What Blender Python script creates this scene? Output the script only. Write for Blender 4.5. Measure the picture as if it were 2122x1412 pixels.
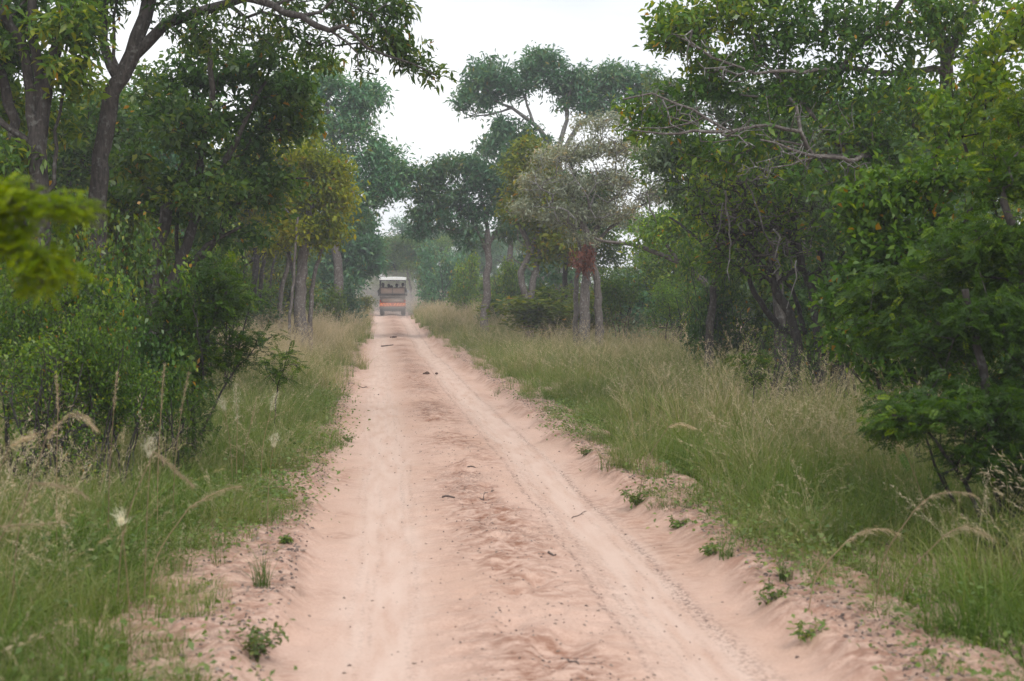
import bpy, bmesh, math, random
import numpy as np
from mathutils import Vector, Matrix

R = math.radians
SC = bpy.context.scene
COL = SC.collection
for o in list(bpy.data.objects):
    bpy.data.objects.remove(o)

# ------------------------------------------------------------------ camera, sky, sun, exposure
CAM_H = 1.8
F = 2122 * 50 / 36.0                      # focal length in pixels of the photograph
cam_d = bpy.data.cameras.new('camera')
cam_d.lens = 50
cam_d.sensor_width = 36
cam_d.clip_start = 0.1
cam_d.clip_end = 3000
cam_d.dof.use_dof = True
cam_d.dof.focus_distance = 24
cam_d.dof.aperture_fstop = 3.2
cam = bpy.data.objects.new('camera', cam_d)
COL.objects.link(cam)
cam.location = (0, 0, CAM_H)
cam.rotation_euler = (R(90 - 1.63), 0, R(-4.77))
SC.camera = cam
CAM_M = cam.rotation_euler.to_matrix()

SUN_EL, SUN_AZ = 52, 165                  # degrees; azimuth from +Y towards +X
world = bpy.data.worlds.new('World')
SC.world = world
world.use_nodes = True
wn, wl = world.node_tree.nodes, world.node_tree.links
wn.clear()
w_out = wn.new('ShaderNodeOutputWorld')
w_bg = wn.new('ShaderNodeBackground')
w_bg.inputs['Strength'].default_value = 0.1
w_sky = wn.new('ShaderNodeTexSky')
w_sky.sky_type = 'NISHITA'
w_sky.sun_disc = False
w_sky.sun_elevation = R(SUN_EL)
w_sky.sun_rotation = R(SUN_AZ)
w_tc = wn.new('ShaderNodeTexCoord')
w_map = wn.new('ShaderNodeMapping')
w_map.inputs['Scale'].default_value = (1.2, 1.2, 4.5)
w_noise = wn.new('ShaderNodeTexNoise')
w_noise.inputs['Scale'].default_value = 2.6
w_noise.inputs['Detail'].default_value = 6
w_noise.inputs['Roughness'].default_value = 0.5
w_ramp = wn.new('ShaderNodeValToRGB')
w_ramp.color_ramp.elements[0].position = 0.32
w_ramp.color_ramp.elements[0].color = (0.70, 0.725, 0.775, 1)
w_ramp.color_ramp.elements[1].position = 0.62
w_ramp.color_ramp.elements[1].color = (1, 1, 1, 1)
w_mul = wn.new('ShaderNodeVectorMath')
w_mul.operation = 'SCALE'
w_mul.inputs['Scale'].default_value = 9.6      # radiance of the bright overcast cloud sheet
w_mix = wn.new('ShaderNodeMix')
w_mix.data_type = 'RGBA'
w_mix.inputs['Factor'].default_value = 0.9
wl.new(w_tc.outputs['Generated'], w_map.inputs['Vector'])
wl.new(w_map.outputs['Vector'], w_noise.inputs['Vector'])
wl.new(w_noise.outputs['Fac'], w_ramp.inputs['Fac'])
wl.new(w_ramp.outputs['Color'], w_mul.inputs[0])
wl.new(w_sky.outputs['Color'], w_mix.inputs['A'])
wl.new(w_mul.outputs['Vector'], w_mix.inputs['B'])
wl.new(w_mix.outputs['Result'], w_bg.inputs['Color'])
wl.new(w_bg.outputs['Background'], w_out.inputs['Surface'])

sun_d = bpy.data.lights.new('sun', 'SUN')
sun_d.energy = 1.5
sun_d.angle = R(20)
sun_d.color = (1.0, 0.94, 0.86)
sun = bpy.data.objects.new('sun', sun_d)
COL.objects.link(sun)
sd = Vector((math.sin(R(SUN_AZ)) * math.cos(R(SUN_EL)), math.cos(R(SUN_AZ)) * math.cos(R(SUN_EL)), math.sin(R(SUN_EL))))
sun.rotation_euler = (-sd).to_track_quat('-Z', 'Y').to_euler()
sun.location = (0, 0, 30)

SC.view_settings.view_transform = 'Standard'
SC.view_settings.look = 'None'
SC.view_settings.exposure = 0.55
SC.view_settings.gamma = 1.0
SC.view_settings.use_curve_mapping = False
SC.render.engine = 'CYCLES'
cy = SC.cycles
cy.use_denoising = True
cy.max_bounces = 6
cy.diffuse_bounces = 3
cy.glossy_bounces = 2
cy.transmission_bounces = 4
cy.transparent_max_bounces = 4
cy.volume_bounces = 0
cy.caustics_reflective = False
cy.caustics_refractive = False

# ------------------------------------------------------------------ helpers
def nrm(a):
    return a / np.maximum(np.linalg.norm(a, axis=-1, keepdims=True), 1e-9)

def hash2(ix, iy, seed):
    h = (ix.astype(np.int64) * 374761393 + iy.astype(np.int64) * 668265263 + seed * 1442695041) & 0xFFFFFFFF
    h = ((h ^ (h >> 13)) * 1274126177) & 0xFFFFFFFF
    return ((h ^ (h >> 16)) & 0xFFFFFF) / float(0xFFFFFF)

def vnoise(x, y, seed=0):
    x = np.asarray(x, float); y = np.asarray(y, float)
    ix, iy = np.floor(x), np.floor(y)
    fx, fy = x - ix, y - iy
    fx = fx * fx * (3 - 2 * fx); fy = fy * fy * (3 - 2 * fy)
    a = hash2(ix, iy, seed); b = hash2(ix + 1, iy, seed)
    c = hash2(ix, iy + 1, seed); d = hash2(ix + 1, iy + 1, seed)
    return (a * (1 - fx) + b * fx) * (1 - fy) + (c * (1 - fx) + d * fx) * fy

def fbm(x, y, seed=0, oct=4, gain=0.5):
    s, a, t = 0, 1.0, 0
    for k in range(oct):
        s = s + a * (vnoise(np.asarray(x) * 2 ** k, np.asarray(y) * 2 ** k, seed + k) - 0.5)
        t += a
        a *= gain
    return s / t * 2

def sstep(a, b, x):
    t = np.clip((np.asarray(x, float) - a) / (b - a), 0, 1)
    return t * t * (3 - 2 * t)

def road_x(Y):                            # centre line of the track
    return 0.85 - 0.0104 * np.asarray(Y, float)

def base_z(Y):                            # the track climbs a little towards the vehicle
    Y = np.asarray(Y, float)
    return 0.7 * sstep(45, 100, Y) + 1.3 * sstep(85, 220, Y)

def ground_z(x, Y):
    x = np.asarray(x, float); Y = np.asarray(Y, float)
    l = np.abs(x - road_x(Y))
    return base_z(Y) + 0.10 + 0.10 * fbm(x * 0.35, Y * 0.35, 11, 3) * sstep(1.5, 5, l)

def P(px, py, Y):                         # pixel of the photograph -> point of the place at distance Y
    d = CAM_M @ Vector(((px - 1061) / F, -(py - 706) / F, -1))
    p = Vector((0, 0, CAM_H)) + d * (Y / d.y)
    return np.array(p)

def ppm(Y):
    return F / Y

def mesh_from(name, verts, faces_flat, loop_tot, mat=None, smooth=False, tone=None):
    m = bpy.data.meshes.new(name)
    verts = np.asarray(verts, np.float32)
    nv, nl, nf = len(verts), len(faces_flat), len(loop_tot)
    m.vertices.add(nv)
    m.vertices.foreach_set('co', verts.ravel())
    m.loops.add(nl)
    m.loops.foreach_set('vertex_index', np.asarray(faces_flat, np.int32))
    m.polygons.add(nf)
    starts = np.concatenate([[0], np.cumsum(loop_tot)[:-1]]).astype(np.int32)
    m.polygons.foreach_set('loop_start', starts)
    m.polygons.foreach_set('loop_total', np.asarray(loop_tot, np.int32))
    if smooth:
        m.polygons.foreach_set('use_smooth', np.ones(nf, bool))
    if tone is not None:
        a = m.attributes.new('tone', 'FLOAT', 'FACE')
        a.data.foreach_set('value', np.asarray(tone, np.float32))
    if mat is not None:
        m.materials.append(mat)
    m.update(calc_edges=True)
    return m

def obj(name, mesh, parent=None, loc=None):
    o = bpy.data.objects.new(name, mesh)
    COL.objects.link(o)
    if parent is not None:
        o.parent = parent
    if loc is not None:
        o.location = loc
    return o

def tag(o, label=None, cat=None, group=None, kind=None):
    if label: o['label'] = label
    if cat: o['category'] = cat
    if group: o['group'] = group
    if kind: o['kind'] = kind
    return o

def thing(name, label, cat, loc=(0, 0, 0), group=None):
    o = bpy.data.objects.new(name, None)
    o.empty_display_size = 0.2
    COL.objects.link(o)
    o.location = loc
    return tag(o, label, cat, group)

def dup(root, loc, rz=0.0, scale=1.0, label=None, group=None):
    r = root.copy(); COL.objects.link(r)
    r.location = loc; r.rotation_euler = (0, 0, rz)
    r.scale = scale if hasattr(scale, '__len__') else (scale, scale, scale)
    if label: r['label'] = label
    if group: r['group'] = group
    for ch in list(root.children):
        c = ch.copy(); COL.objects.link(c); c.parent = r
    return r

# ------------------------------------------------------------------ materials
def new_mat(name):
    m = bpy.data.materials.new(name)
    m.use_nodes = True
    n, l = m.node_tree.nodes, m.node_tree.links
    return m, n, l, n['Principled BSDF']

def ramp(n, stops):
    r = n.new('ShaderNodeValToRGB')
    e = r.color_ramp.elements
    while len(e) < len(stops):
        e.new(0.5)
    for el, (p, c) in zip(e, stops):
        el.position = p
        el.color = (c[0], c[1], c[2], 1)
    return r

def leaf_mat(name, stops, trans=0.35, rough=0.45, inst=False, spec=0.5, var=0.25):
    m, n, l, b = new_mat(name)
    at = n.new('ShaderNodeAttribute'); at.attribute_name = 'tone'
    fac = at.outputs['Fac']
    if inst:
        ai = n.new('ShaderNodeAttribute'); ai.attribute_name = 'shift'; ai.attribute_type = 'INSTANCER'
        ad = n.new('ShaderNodeMath'); ad.operation = 'ADD'; ad.use_clamp = True
        l.new(fac, ad.inputs[0]); l.new(ai.outputs['Fac'], ad.inputs[1])
        fac = ad.outputs[0]
    r = ramp(n, stops)
    l.new(fac, r.inputs['Fac'])
    oi = n.new('ShaderNodeObjectInfo')
    mr = n.new('ShaderNodeMapRange')
    mr.inputs['To Min'].default_value = 1 - var; mr.inputs['To Max'].default_value = 1 + var
    l.new(oi.outputs['Random'], mr.inputs['Value'])
    hs = n.new('ShaderNodeHueSaturation')
    hs.inputs['Saturation'].default_value = 1.12
    l.new(r.outputs['Color'], hs.inputs['Color'])
    l.new(mr.outputs['Result'], hs.inputs['Value'])
    l.new(hs.outputs['Color'], b.inputs['Base Color'])
    b.inputs['Roughness'].default_value = rough
    b.inputs['Specular IOR Level'].default_value = spec
    tr = n.new('ShaderNodeBsdfTranslucent')
    g = n.new('ShaderNodeMix'); g.data_type = 'RGBA'; g.blend_type = 'MULTIPLY'
    g.inputs['Factor'].default_value = 1
    g.inputs['B'].default_value = (1.35, 1.3, 0.7, 1)
    l.new(hs.outputs['Color'], g.inputs['A'])
    l.new(g.outputs['Result'], tr.inputs['Color'])
    mx = n.new('ShaderNodeMixShader'); mx.inputs['Fac'].default_value = trans
    l.new(b.outputs['BSDF'], mx.inputs[1]); l.new(tr.outputs['BSDF'], mx.inputs[2])
    l.new(mx.outputs['Shader'], n['Material Output'].inputs['Surface'])
    return m

def bark_mat(name, dark, pale, lichen=(0.3, 0.31, 0.29), amount=0.45, scale=9):
    m, n, l, b = new_mat(name)
    tc = n.new('ShaderNodeTexCoord')
    mp = n.new('ShaderNodeMapping'); mp.inputs['Scale'].default_value = (scale, scale, scale * 0.28)
    l.new(tc.outputs['Object'], mp.inputs['Vector'])
    vo = n.new('ShaderNodeTexNoise'); vo.inputs['Scale'].default_value = 3.0; vo.inputs['Detail'].default_value = 8
    vo.inputs['Roughness'].default_value = 0.7
    l.new(mp.outputs['Vector'], vo.inputs['Vector'])
    r1 = ramp(n, [(0.35, dark), (0.68, pale)])
    l.new(vo.outputs['Fac'], r1.inputs['Fac'])
    no = n.new('ShaderNodeTexNoise'); no.inputs['Scale'].default_value = 15; no.inputs['Detail'].default_value = 7
    l.new(tc.outputs['Object'], no.inputs['Vector'])
    r2 = ramp(n, [(0.55, (0, 0, 0)), (0.66, (amount, amount, amount))])
    l.new(no.outputs['Fac'], r2.inputs['Fac'])
    mx = n.new('ShaderNodeMix'); mx.data_type = 'RGBA'
    l.new(r2.outputs['Color'], mx.inputs['Factor']); l.new(r1.outputs['Color'], mx.inputs['A'])
    mx.inputs['B'].default_value = (*lichen, 1)
    l.new(mx.outputs['Result'], b.inputs['Base Color'])
    b.inputs['Roughness'].default_value = 0.9
    b.inputs['Specular IOR Level'].default_value = 0.2
    bu = n.new('ShaderNodeBump'); bu.inputs['Strength'].default_value = 0.9; bu.inputs['Distance'].default_value = 0.03
    l.new(vo.outputs['Fac'], bu.inputs['Height']); l.new(bu.outputs['Normal'], b.inputs['Normal'])
    return m

def plain_mat(name, c, rough=0.6, metal=0.0, dirt=None):
    m, n, l, b = new_mat(name)
    b.inputs['Roughness'].default_value = rough
    b.inputs['Metallic'].default_value = metal
    d = dirt if dirt else tuple(min(1, k * 1.25 + 0.01) for k in c)
    no = n.new('ShaderNodeTexNoise'); no.inputs['Scale'].default_value = 5; no.inputs['Detail'].default_value = 6
    tc = n.new('ShaderNodeTexCoord'); l.new(tc.outputs['Object'], no.inputs['Vector'])
    r = ramp(n, [(0.4, c), (0.7, d)])
    l.new(no.outputs['Fac'], r.inputs['Fac']); l.new(r.outputs['Color'], b.inputs['Base Color'])
    return m

def sand_mat(name, litter):
    m, n, l, b = new_mat(name)
    tc = n.new('ShaderNodeTexCoord')
    def noise(scale, detail=6, rough=0.6, sx=1, sy=1):
        mp = n.new('ShaderNodeMapping'); mp.inputs['Scale'].default_value = (sx, sy, 1)
        l.new(tc.outputs['Object'], mp.inputs['Vector'])
        k = n.new('ShaderNodeTexNoise'); k.inputs['Scale'].default_value = scale
        k.inputs['Detail'].default_value = detail; k.inputs['Roughness'].default_value = rough
        l.new(mp.outputs['Vector'], k.inputs['Vector'])
        return k.outputs['Fac']
    def mix(fac, a, c):
        k = n.new('ShaderNodeMix'); k.data_type = 'RGBA'
        l.new(fac, k.inputs['Factor'])
        if isinstance(a, tuple): k.inputs['A'].default_value = (*a, 1)
        else: l.new(a, k.inputs['A'])
        if isinstance(c, tuple): k.inputs['B'].default_value = (*c, 1)
        else: l.new(c, k.inputs['B'])
        return k.outputs['Result']
    def thresh(fac, lo, hi, mul=1.0):
        r = ramp(n, [(lo, (0, 0, 0)), (hi, (mul, mul, mul))])
        l.new(fac, r.inputs['Fac'])
        return r.outputs['Color']
    big = noise(0.7, 5, 0.55, 1, 0.45)
    col = mix(thresh(big, 0.35, 0.7), (0.55, 0.39, 0.32), (0.49, 0.33, 0.255))
    col = mix(thresh(noise(60, 3, 0.7), 0.45, 0.75, 0.6), col, (0.37, 0.23, 0.175))
    ar = n.new('ShaderNodeAttribute'); ar.attribute_name = 'rut'
    mr_ = n.new('ShaderNodeMath'); mr_.operation = 'MULTIPLY'
    l.new(ar.outputs['Fac'], mr_.inputs[0]); l.new(thresh(noise(3.0, 6, 0.6, 2.5, 0.35), 0.3, 0.6, 0.8), mr_.inputs[1])
    col = mix(mr_.outputs[0], col, (0.60, 0.46, 0.39))
    # dug-up, redder damp sand where the attribute says so
    at = n.new('ShaderNodeAttribute'); at.attribute_name = 'dug'
    mu = n.new('ShaderNodeMath'); mu.operation = 'MULTIPLY'
    l.new(at.outputs['Fac'], mu.inputs[0])
    l.new(thresh(noise(7, 7, 0.7, 1, 1.7), 0.42, 0.60), mu.inputs[1])
    col = mix(mu.outputs[0], col, (0.25, 0.13, 0.088))
    # dark grains gathered in the wheel lines
    a2 = n.new('ShaderNodeAttribute'); a2.attribute_name = 'grains'
    m2 = n.new('ShaderNodeMath'); m2.operation = 'MULTIPLY'
    l.new(a2.outputs['Fac'], m2.inputs[0])
    l.new(thresh(noise(38, 4, 0.75, 1, 0.6), 0.46, 0.62), m2.inputs[1])
    col = mix(m2.outputs[0], col, (0.10, 0.065, 0.055))
    # grey leaf litter
    a3 = n.new('ShaderNodeAttribute'); a3.attribute_name = 'litter'
    m3 = n.new('ShaderNodeMath'); m3.operation = 'MULTIPLY'
    l.new(a3.outputs['Fac'], m3.inputs[0])
    l.new(thresh(noise(11, 9, 0.85, 1, 0.7), 0.47, 0.6, 0.8), m3.inputs[1])
    lc = mix(thresh(noise(70, 2, 0.5), 0.4, 0.6), (0.105, 0.07, 0.055), (0.25, 0.185, 0.15))
    col = mix(m3.outputs[0], col, lc)
    l.new(col, b.inputs['Base Color'])
    b.inputs['Roughness'].default_value = 0.95
    b.inputs['Specular IOR Level'].default_value = 0.15
    bu = n.new('ShaderNodeBump'); bu.inputs['Strength'].default_value = 0.5; bu.inputs['Distance'].default_value = 0.02
    l.new(noise(24, 8, 0.7), bu.inputs['Height']); l.new(bu.outputs['Normal'], b.inputs['Normal'])
    return m

M = {}
M['sand'] = sand_mat('sand', 0)
OR = (0.34, 0.19, 0.035)                    # the odd turning leaf
M['dark_leaf'] = leaf_mat('dark_leaf', [(0, (0.032, 0.078, 0.022)), (0.5, (0.075, 0.15, 0.034)), (0.8, (0.15, 0.225, 0.038)), (0.95, (0.26, 0.28, 0.04)), (1, OR)], 0.42, 0.38, spec=.5)
M['teal_leaf'] = leaf_mat('teal_leaf', [(0, (0.045, 0.12, 0.062)), (0.5, (0.095, 0.215, 0.115)), (0.9, (0.18, 0.28, 0.12)), (1, (0.24, 0.22, 0.06))], 0.35, 0.36, spec=.55)
M['olive_leaf'] = leaf_mat('olive_leaf', [(0, (0.055, 0.095, 0.018)), (0.5, (0.135, 0.18, 0.026)), (0.85, (0.25, 0.26, 0.03)), (0.97, (0.32, 0.22, 0.03)), (1, OR)], 0.42, 0.45, spec=.4)
M['yellow_leaf'] = leaf_mat('yellow_leaf', [(0, (0.10, 0.165, 0.022)), (0.5, (0.28, 0.32, 0.03)), (0.85, (0.45, 0.44, 0.045)), (0.98, (0.42, 0.32, 0.045)), (1, OR)], 0.48, 0.45, spec=.4)
M['greygreen_leaf'] = leaf_mat('greygreen_leaf', [(0, (0.05, 0.085, 0.045)), (0.5, (0.115, 0.17, 0.095)), (0.85, (0.20, 0.245, 0.13)), (0.97, (0.24, 0.22, 0.12)), (1, (0.24, 0.15, 0.07))], 0.35, 0.4, spec=.5)
M['grey_leaf'] = leaf_mat('grey_leaf', [(0, (0.15, 0.175, 0.125)), (0.45, (0.25, 0.285, 0.225)), (0.8, (0.31, 0.30, 0.225)), (1, (0.33, 0.24, 0.1))], 0.3, 0.5)
M['bush_leaf'] = leaf_mat('bush_leaf', [(0, (0.042, 0.095, 0.02)), (0.5, (0.105, 0.19, 0.032)), (0.8, (0.20, 0.29, 0.04)), (0.96, (0.32, 0.35, 0.05)), (1, OR)], 0.45, 0.4, spec=.45)
M['feather_leaf'] = leaf_mat('feather_leaf', [(0, (0.024, 0.055, 0.012)), (0.5, (0.058, 0.115, 0.016)), (0.8, (0.125, 0.195, 0.02)), (1, (0.21, 0.27, 0.03))], 0.42, 0.5, spec=0.3)
M['bright_leaf'] = leaf_mat('bright_leaf', [(0, (0.09, 0.16, 0.008)), (0.5, (0.19, 0.29, 0.012)), (1, (0.32, 0.40, 0.025))], 0.45, 0.5, spec=0.2)
M['red_leaf'] = leaf_mat('red_leaf', [(0, (0.08, 0.03, 0.022)), (0.6, (0.14, 0.05, 0.035)), (1, (0.24, 0.11, 0.07))], 0.3, 0.5)
GST = [(0, (0.06, 0.115, 0.02)), (0.3, (0.125, 0.19, 0.04)), (0.52, (0.195, 0.222, 0.078)), (0.72, (0.28, 0.26, 0.15)), (0.88, (0.42, 0.35, 0.25)), (1, (0.55, 0.47, 0.37))]
M['grass'] = leaf_mat('grass', GST, 0.35, 0.55, inst=True, spec=0.3, var=0.15)
M['weed'] = leaf_mat('weed', [(0, (0.065, 0.115, 0.03)), (0.6, (0.13, 0.195, 0.055)), (1, (0.24, 0.27, 0.10))], 0.4, 0.5)
M['plume_tan'] = leaf_mat('plume_tan', [(0, (0.34, 0.265, 0.19)), (0.5, (0.47, 0.395, 0.315)), (1, (0.60, 0.53, 0.45))], 0.4, 0.7, spec=0.1)
M['plume_white'] = leaf_mat('plume_white', [(0, (0.5, 0.48, 0.42)), (1, (0.78, 0.76, 0.7))], 0.4, 0.7, spec=0.1)
M['bark_dark'] = bark_mat('bark_dark', (0.02, 0.018, 0.017), (0.085, 0.075, 0.068), (0.22, 0.23, 0.22), .35)
M['bark_grey'] = bark_mat('bark_grey', (0.07, 0.06, 0.056), (0.2, 0.18, 0.168), (0.36, 0.36, 0.35), 0.5)
M['bark_pale'] = bark_mat('bark_pale', (0.09, 0.085, 0.082), (0.22, 0.21, 0.20), (0.42, 0.43, 0.42), 0.7)
M['char'] = plain_mat('char', (0.11, 0.08, 0.068), 0.9)
M['stick'] = plain_mat('stick', (0.10, 0.075, 0.065), 0.9)
M['dung'] = plain_mat('dung', (0.07, 0.04, 0.03), 0.95)

# ------------------------------------------------------------------ ground and track
def build_ground():
    lat = np.concatenate([[-420, -200, -100, -60, -40], np.arange(-30, -8, 1.5), np.arange(-8, -2.4, 0.4), [-2.3, -1.95],
                          [0], [1.95, 2.3], np.arange(2.6, 8, 0.4), np.arange(8, 30, 1.5), [40, 60, 100, 200, 420]])
    ys = np.concatenate([[-120, -60, -30, -12], np.arange(-6, 40, 0.4), np.arange(40, 130, 1.5), np.arange(130, 260, 8), [300, 400, 520, 700]])
    Lg, Yg = np.meshgrid(lat, ys)
    X = Lg + road_x(np.clip(Yg, -10, 260))
    Z = ground_z(X, Yg)
    Z = np.where(np.abs(Lg) < 2.0, base_z(Yg) - 0.3, Z)
    V = np.stack([X, Yg, Z], -1).reshape(-1, 3)
    nr, nc = Lg.shape
    i = (np.arange(nr - 1)[:, None] * nc + np.arange(nc - 1)[None, :]).ravel()
    Fq = np.stack([i, i + 1, i + nc + 1, i + nc], -1).ravel()
    m = mesh_from('ground', V, Fq, np.full(len(i), 4), M['sand'], True)
    a = m.attributes.new('litter', 'FLOAT', 'POINT')
    a.data.foreach_set('value', np.full(len(V), 0.95, np.float32))
    tag(obj('ground', m), kind='structure')

def road_profile(l, Y):
    """height of the sand over base_z, with ruts, the churned middle and the crumbling banks"""
    wob = 0.10 * fbm(Y * 0.25, 0 * Y, 3, 3)
    bl = -1.33 + 0.24 * fbm(Y * 1.0, Y * 0 + 5, 7, 5, .6)
    br = 1.30 + 0.24 * fbm(Y * 1.0, Y * 0 + 9, 8, 5, .6)
    rut = -0.04 * (np.exp(-((l + 0.80 - wob) / 0.30) ** 2) + np.exp(-((l - 0.82 - wob) / 0.30) ** 2))
    c = np.exp(-((l - 0.05 - wob) / 0.36) ** 2)
    z = rut + 0.035 * c
    n1 = fbm(l * 4.2 + 0.6 * fbm(l * 2, Y * 2, 31, 2), Y * 3.6, 21, 4, 0.55)
    dim = np.clip(vnoise(l * 6.5, Y * 5.0, 41) - 0.55, 0, 1) * 0.16
    fade = 1 - 0.8 * sstep(14, 40, Y)
    n2 = fbm(l * 11, Y * 9, 27, 3, 0.6)
    z += c * fade * (0.045 * n1 + 0.022 * n2 - dim * 0.9)
    rip = fbm(l * 2.0 + Y, Y * 6.0, 51, 4) * 0.03
    for k, x0 in enumerate((-1.0, -.9, -.72, -.6, .62, .74, .88, 1.03)):
        z -= .006 * np.exp(-((l - x0 - wob * .8 - .03 * fbm(Y * .9, 0 * Y + k, 170 + k, 2)) / .022) ** 2) * sstep(-.2, .2, fbm(Y * .4, 0 * Y + 5 * k, 180 + k, 2))
    z += fade * rip * (0.10 + np.exp(-((np.abs(l) - 0.42) / 0.2) ** 2))
    bank = sstep(0, 0.24, bl - l + 0.05) + sstep(0, 0.24, l - br + 0.05)
    bank = np.clip(bank, 0, 1)
    z += bank * (0.115 + fade * 0.075 * fbm(l * 4.0, Y * 3.4, 61, 6, 0.68))
    shoulder = np.exp(-((l - bl - 0.12) / 0.16) ** 2) + np.exp(-((l - br + 0.12) / 0.16) ** 2)
    z += shoulder * 0.03 * fbm(l * 4, Y * 4, 71, 4)
    return z, c, bank, shoulder

def build_road():
    lat = np.arange(-2.75, 2.56, 0.022)
    ys, y = [], 3.2
    while y < 150:
        ys.append(y); y += 0.028 * max(1.0, y / 8.0)
    ys = np.array(ys)
    Lg, Yg = np.meshgrid(lat, ys)
    z, c, bank, sh = road_profile(Lg, Yg)
    edge = sstep(2.2, 2.55, -Lg) + sstep(2.05, 2.4, Lg)
    Z = base_z(Yg) + z - 0.25 * edge
    X = Lg + road_x(Yg)
    V = np.stack([X, Yg, Z], -1).reshape(-1, 3)
    nr, nc = Lg.shape
    i = (np.arange(nr - 1)[:, None] * nc + np.arange(nc - 1)[None, :]).ravel()
    Fq = np.stack([i, i + 1, i + nc + 1, i + nc], -1).ravel()
    m = mesh_from('sandy_track', V, Fq, np.full(len(i), 4), M['sand'], True)
    wob = 0.10 * fbm(Yg * 0.25, 0 * Yg, 3, 3)
    dug = c * 1.15 * sstep(-0.4, 0.1, fbm(Lg * 1.2, Yg * 0.5, 81, 3)) + 0.55 * sh * sstep(0.0, 0.4, fbm(Lg * 2, Yg, 82, 3)) + 0.8 * bank
    def line(x0, w, s):
        return np.exp(-((Lg - x0 - wob * 0.8 - 0.03 * fbm(Yg * 0.9, 0 * Yg + s, 90 + s, 3)) / w) ** 2)
    near = 0.5 + 0.5 * sstep(-0.3, 0.3, fbm(Yg * 0.7, Yg * 0 + 3, 99, 3))
    grains = (line(0.50, 0.022, 1) + 0.9 * line(1.04, 0.03 + 0.05 * sstep(10, 6, Yg), 2) + 0.35 * line(0.62, 0.06, 3) + 0.30 * line(-0.62, 0.02, 4)
              + 0.25 * line(-0.98, 0.02, 5)) * near
    for k, x0 in enumerate((-1.05, -.93, -.86, -.74, -.66, -.55, .58, .7, .78, .9, .97, 1.12)):
        grains += .30 * line(x0, .012, 11 + k) * sstep(-.1, .25, fbm(Yg * .35, Yg * 0 + k * 7, 140 + k, 2))
    grains += c * 0.6 * sstep(-0.1, 0.4, fbm(Lg * 2.0, Yg * 0.7, 85, 3))
    litter = bank * (0.75 + 0.5 * sstep(-0.2, 0.4, fbm(Lg * 1.5, Yg * 1.2, 83, 3))) * sstep(1.25, 1.6, np.abs(Lg) + 0.2 * fbm(Lg, Yg, 84, 2))
    litter += 0.8 * np.exp(-((Lg + 1.36) / 0.07) ** 2) * sstep(0.0, 0.4, fbm(Yg * 1.2, Yg * 0, 86, 3))
    rut = np.exp(-((Lg + 0.80 - wob) / 0.30) ** 4) + np.exp(-((Lg - 0.82 - wob) / 0.30) ** 4)
    for nm, arr in (('rut', rut), ('dug', dug), ('grains', grains), ('litter', litter)):
        a = m.attributes.new(nm, 'FLOAT', 'POINT')
        a.data.foreach_set('value', np.clip(arr, 0, 1).astype(np.float32).ravel())
    tag(obj('sandy_track', m), kind='structure')

def track_z(x, Y):
    l = np.asarray(x, float) - road_x(Y)
    z, _, _, _ = road_profile(np.atleast_1d(l), np.atleast_1d(np.asarray(Y, float)))
    return base_z(Y) + z

def surf_z(x, Y):
    x = np.atleast_1d(np.asarray(x, float)); Y = np.atleast_1d(np.asarray(Y, float))
    l = x - road_x(Y)
    return np.where(np.abs(l) < 2.1, track_z(x, Y), ground_z(x, Y))

build_ground()
build_road()

# ------------------------------------------------------------------ branches and leaves
def catmull(pts, step):
    pts = np.asarray(pts, float)
    if len(pts) < 3:
        n = max(2, int(np.linalg.norm(pts[-1] - pts[0]) / step))
        return pts[0] + (pts[-1] - pts[0]) * np.linspace(0, 1, n + 1)[:, None]
    q = np.vstack([2 * pts[0] - pts[1], pts, 2 * pts[-1] - pts[-2]])
    out = []
    for i in range(1, len(q) - 2):
        n = max(1, int(np.linalg.norm(q[i + 1] - q[i]) / step))
        t = np.linspace(0, 1, n, endpoint=False)[:, None]
        a, b, c, d = q[i - 1], q[i], q[i + 1], q[i + 2]
        out.append(0.5 * (2 * b + (c - a) * t + (2 * a - 5 * b + 4 * c - d) * t ** 2 + (3 * b - a - 3 * c + d) * t ** 3))
    out.append(pts[-1:])
    return np.vstack(out)

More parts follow.
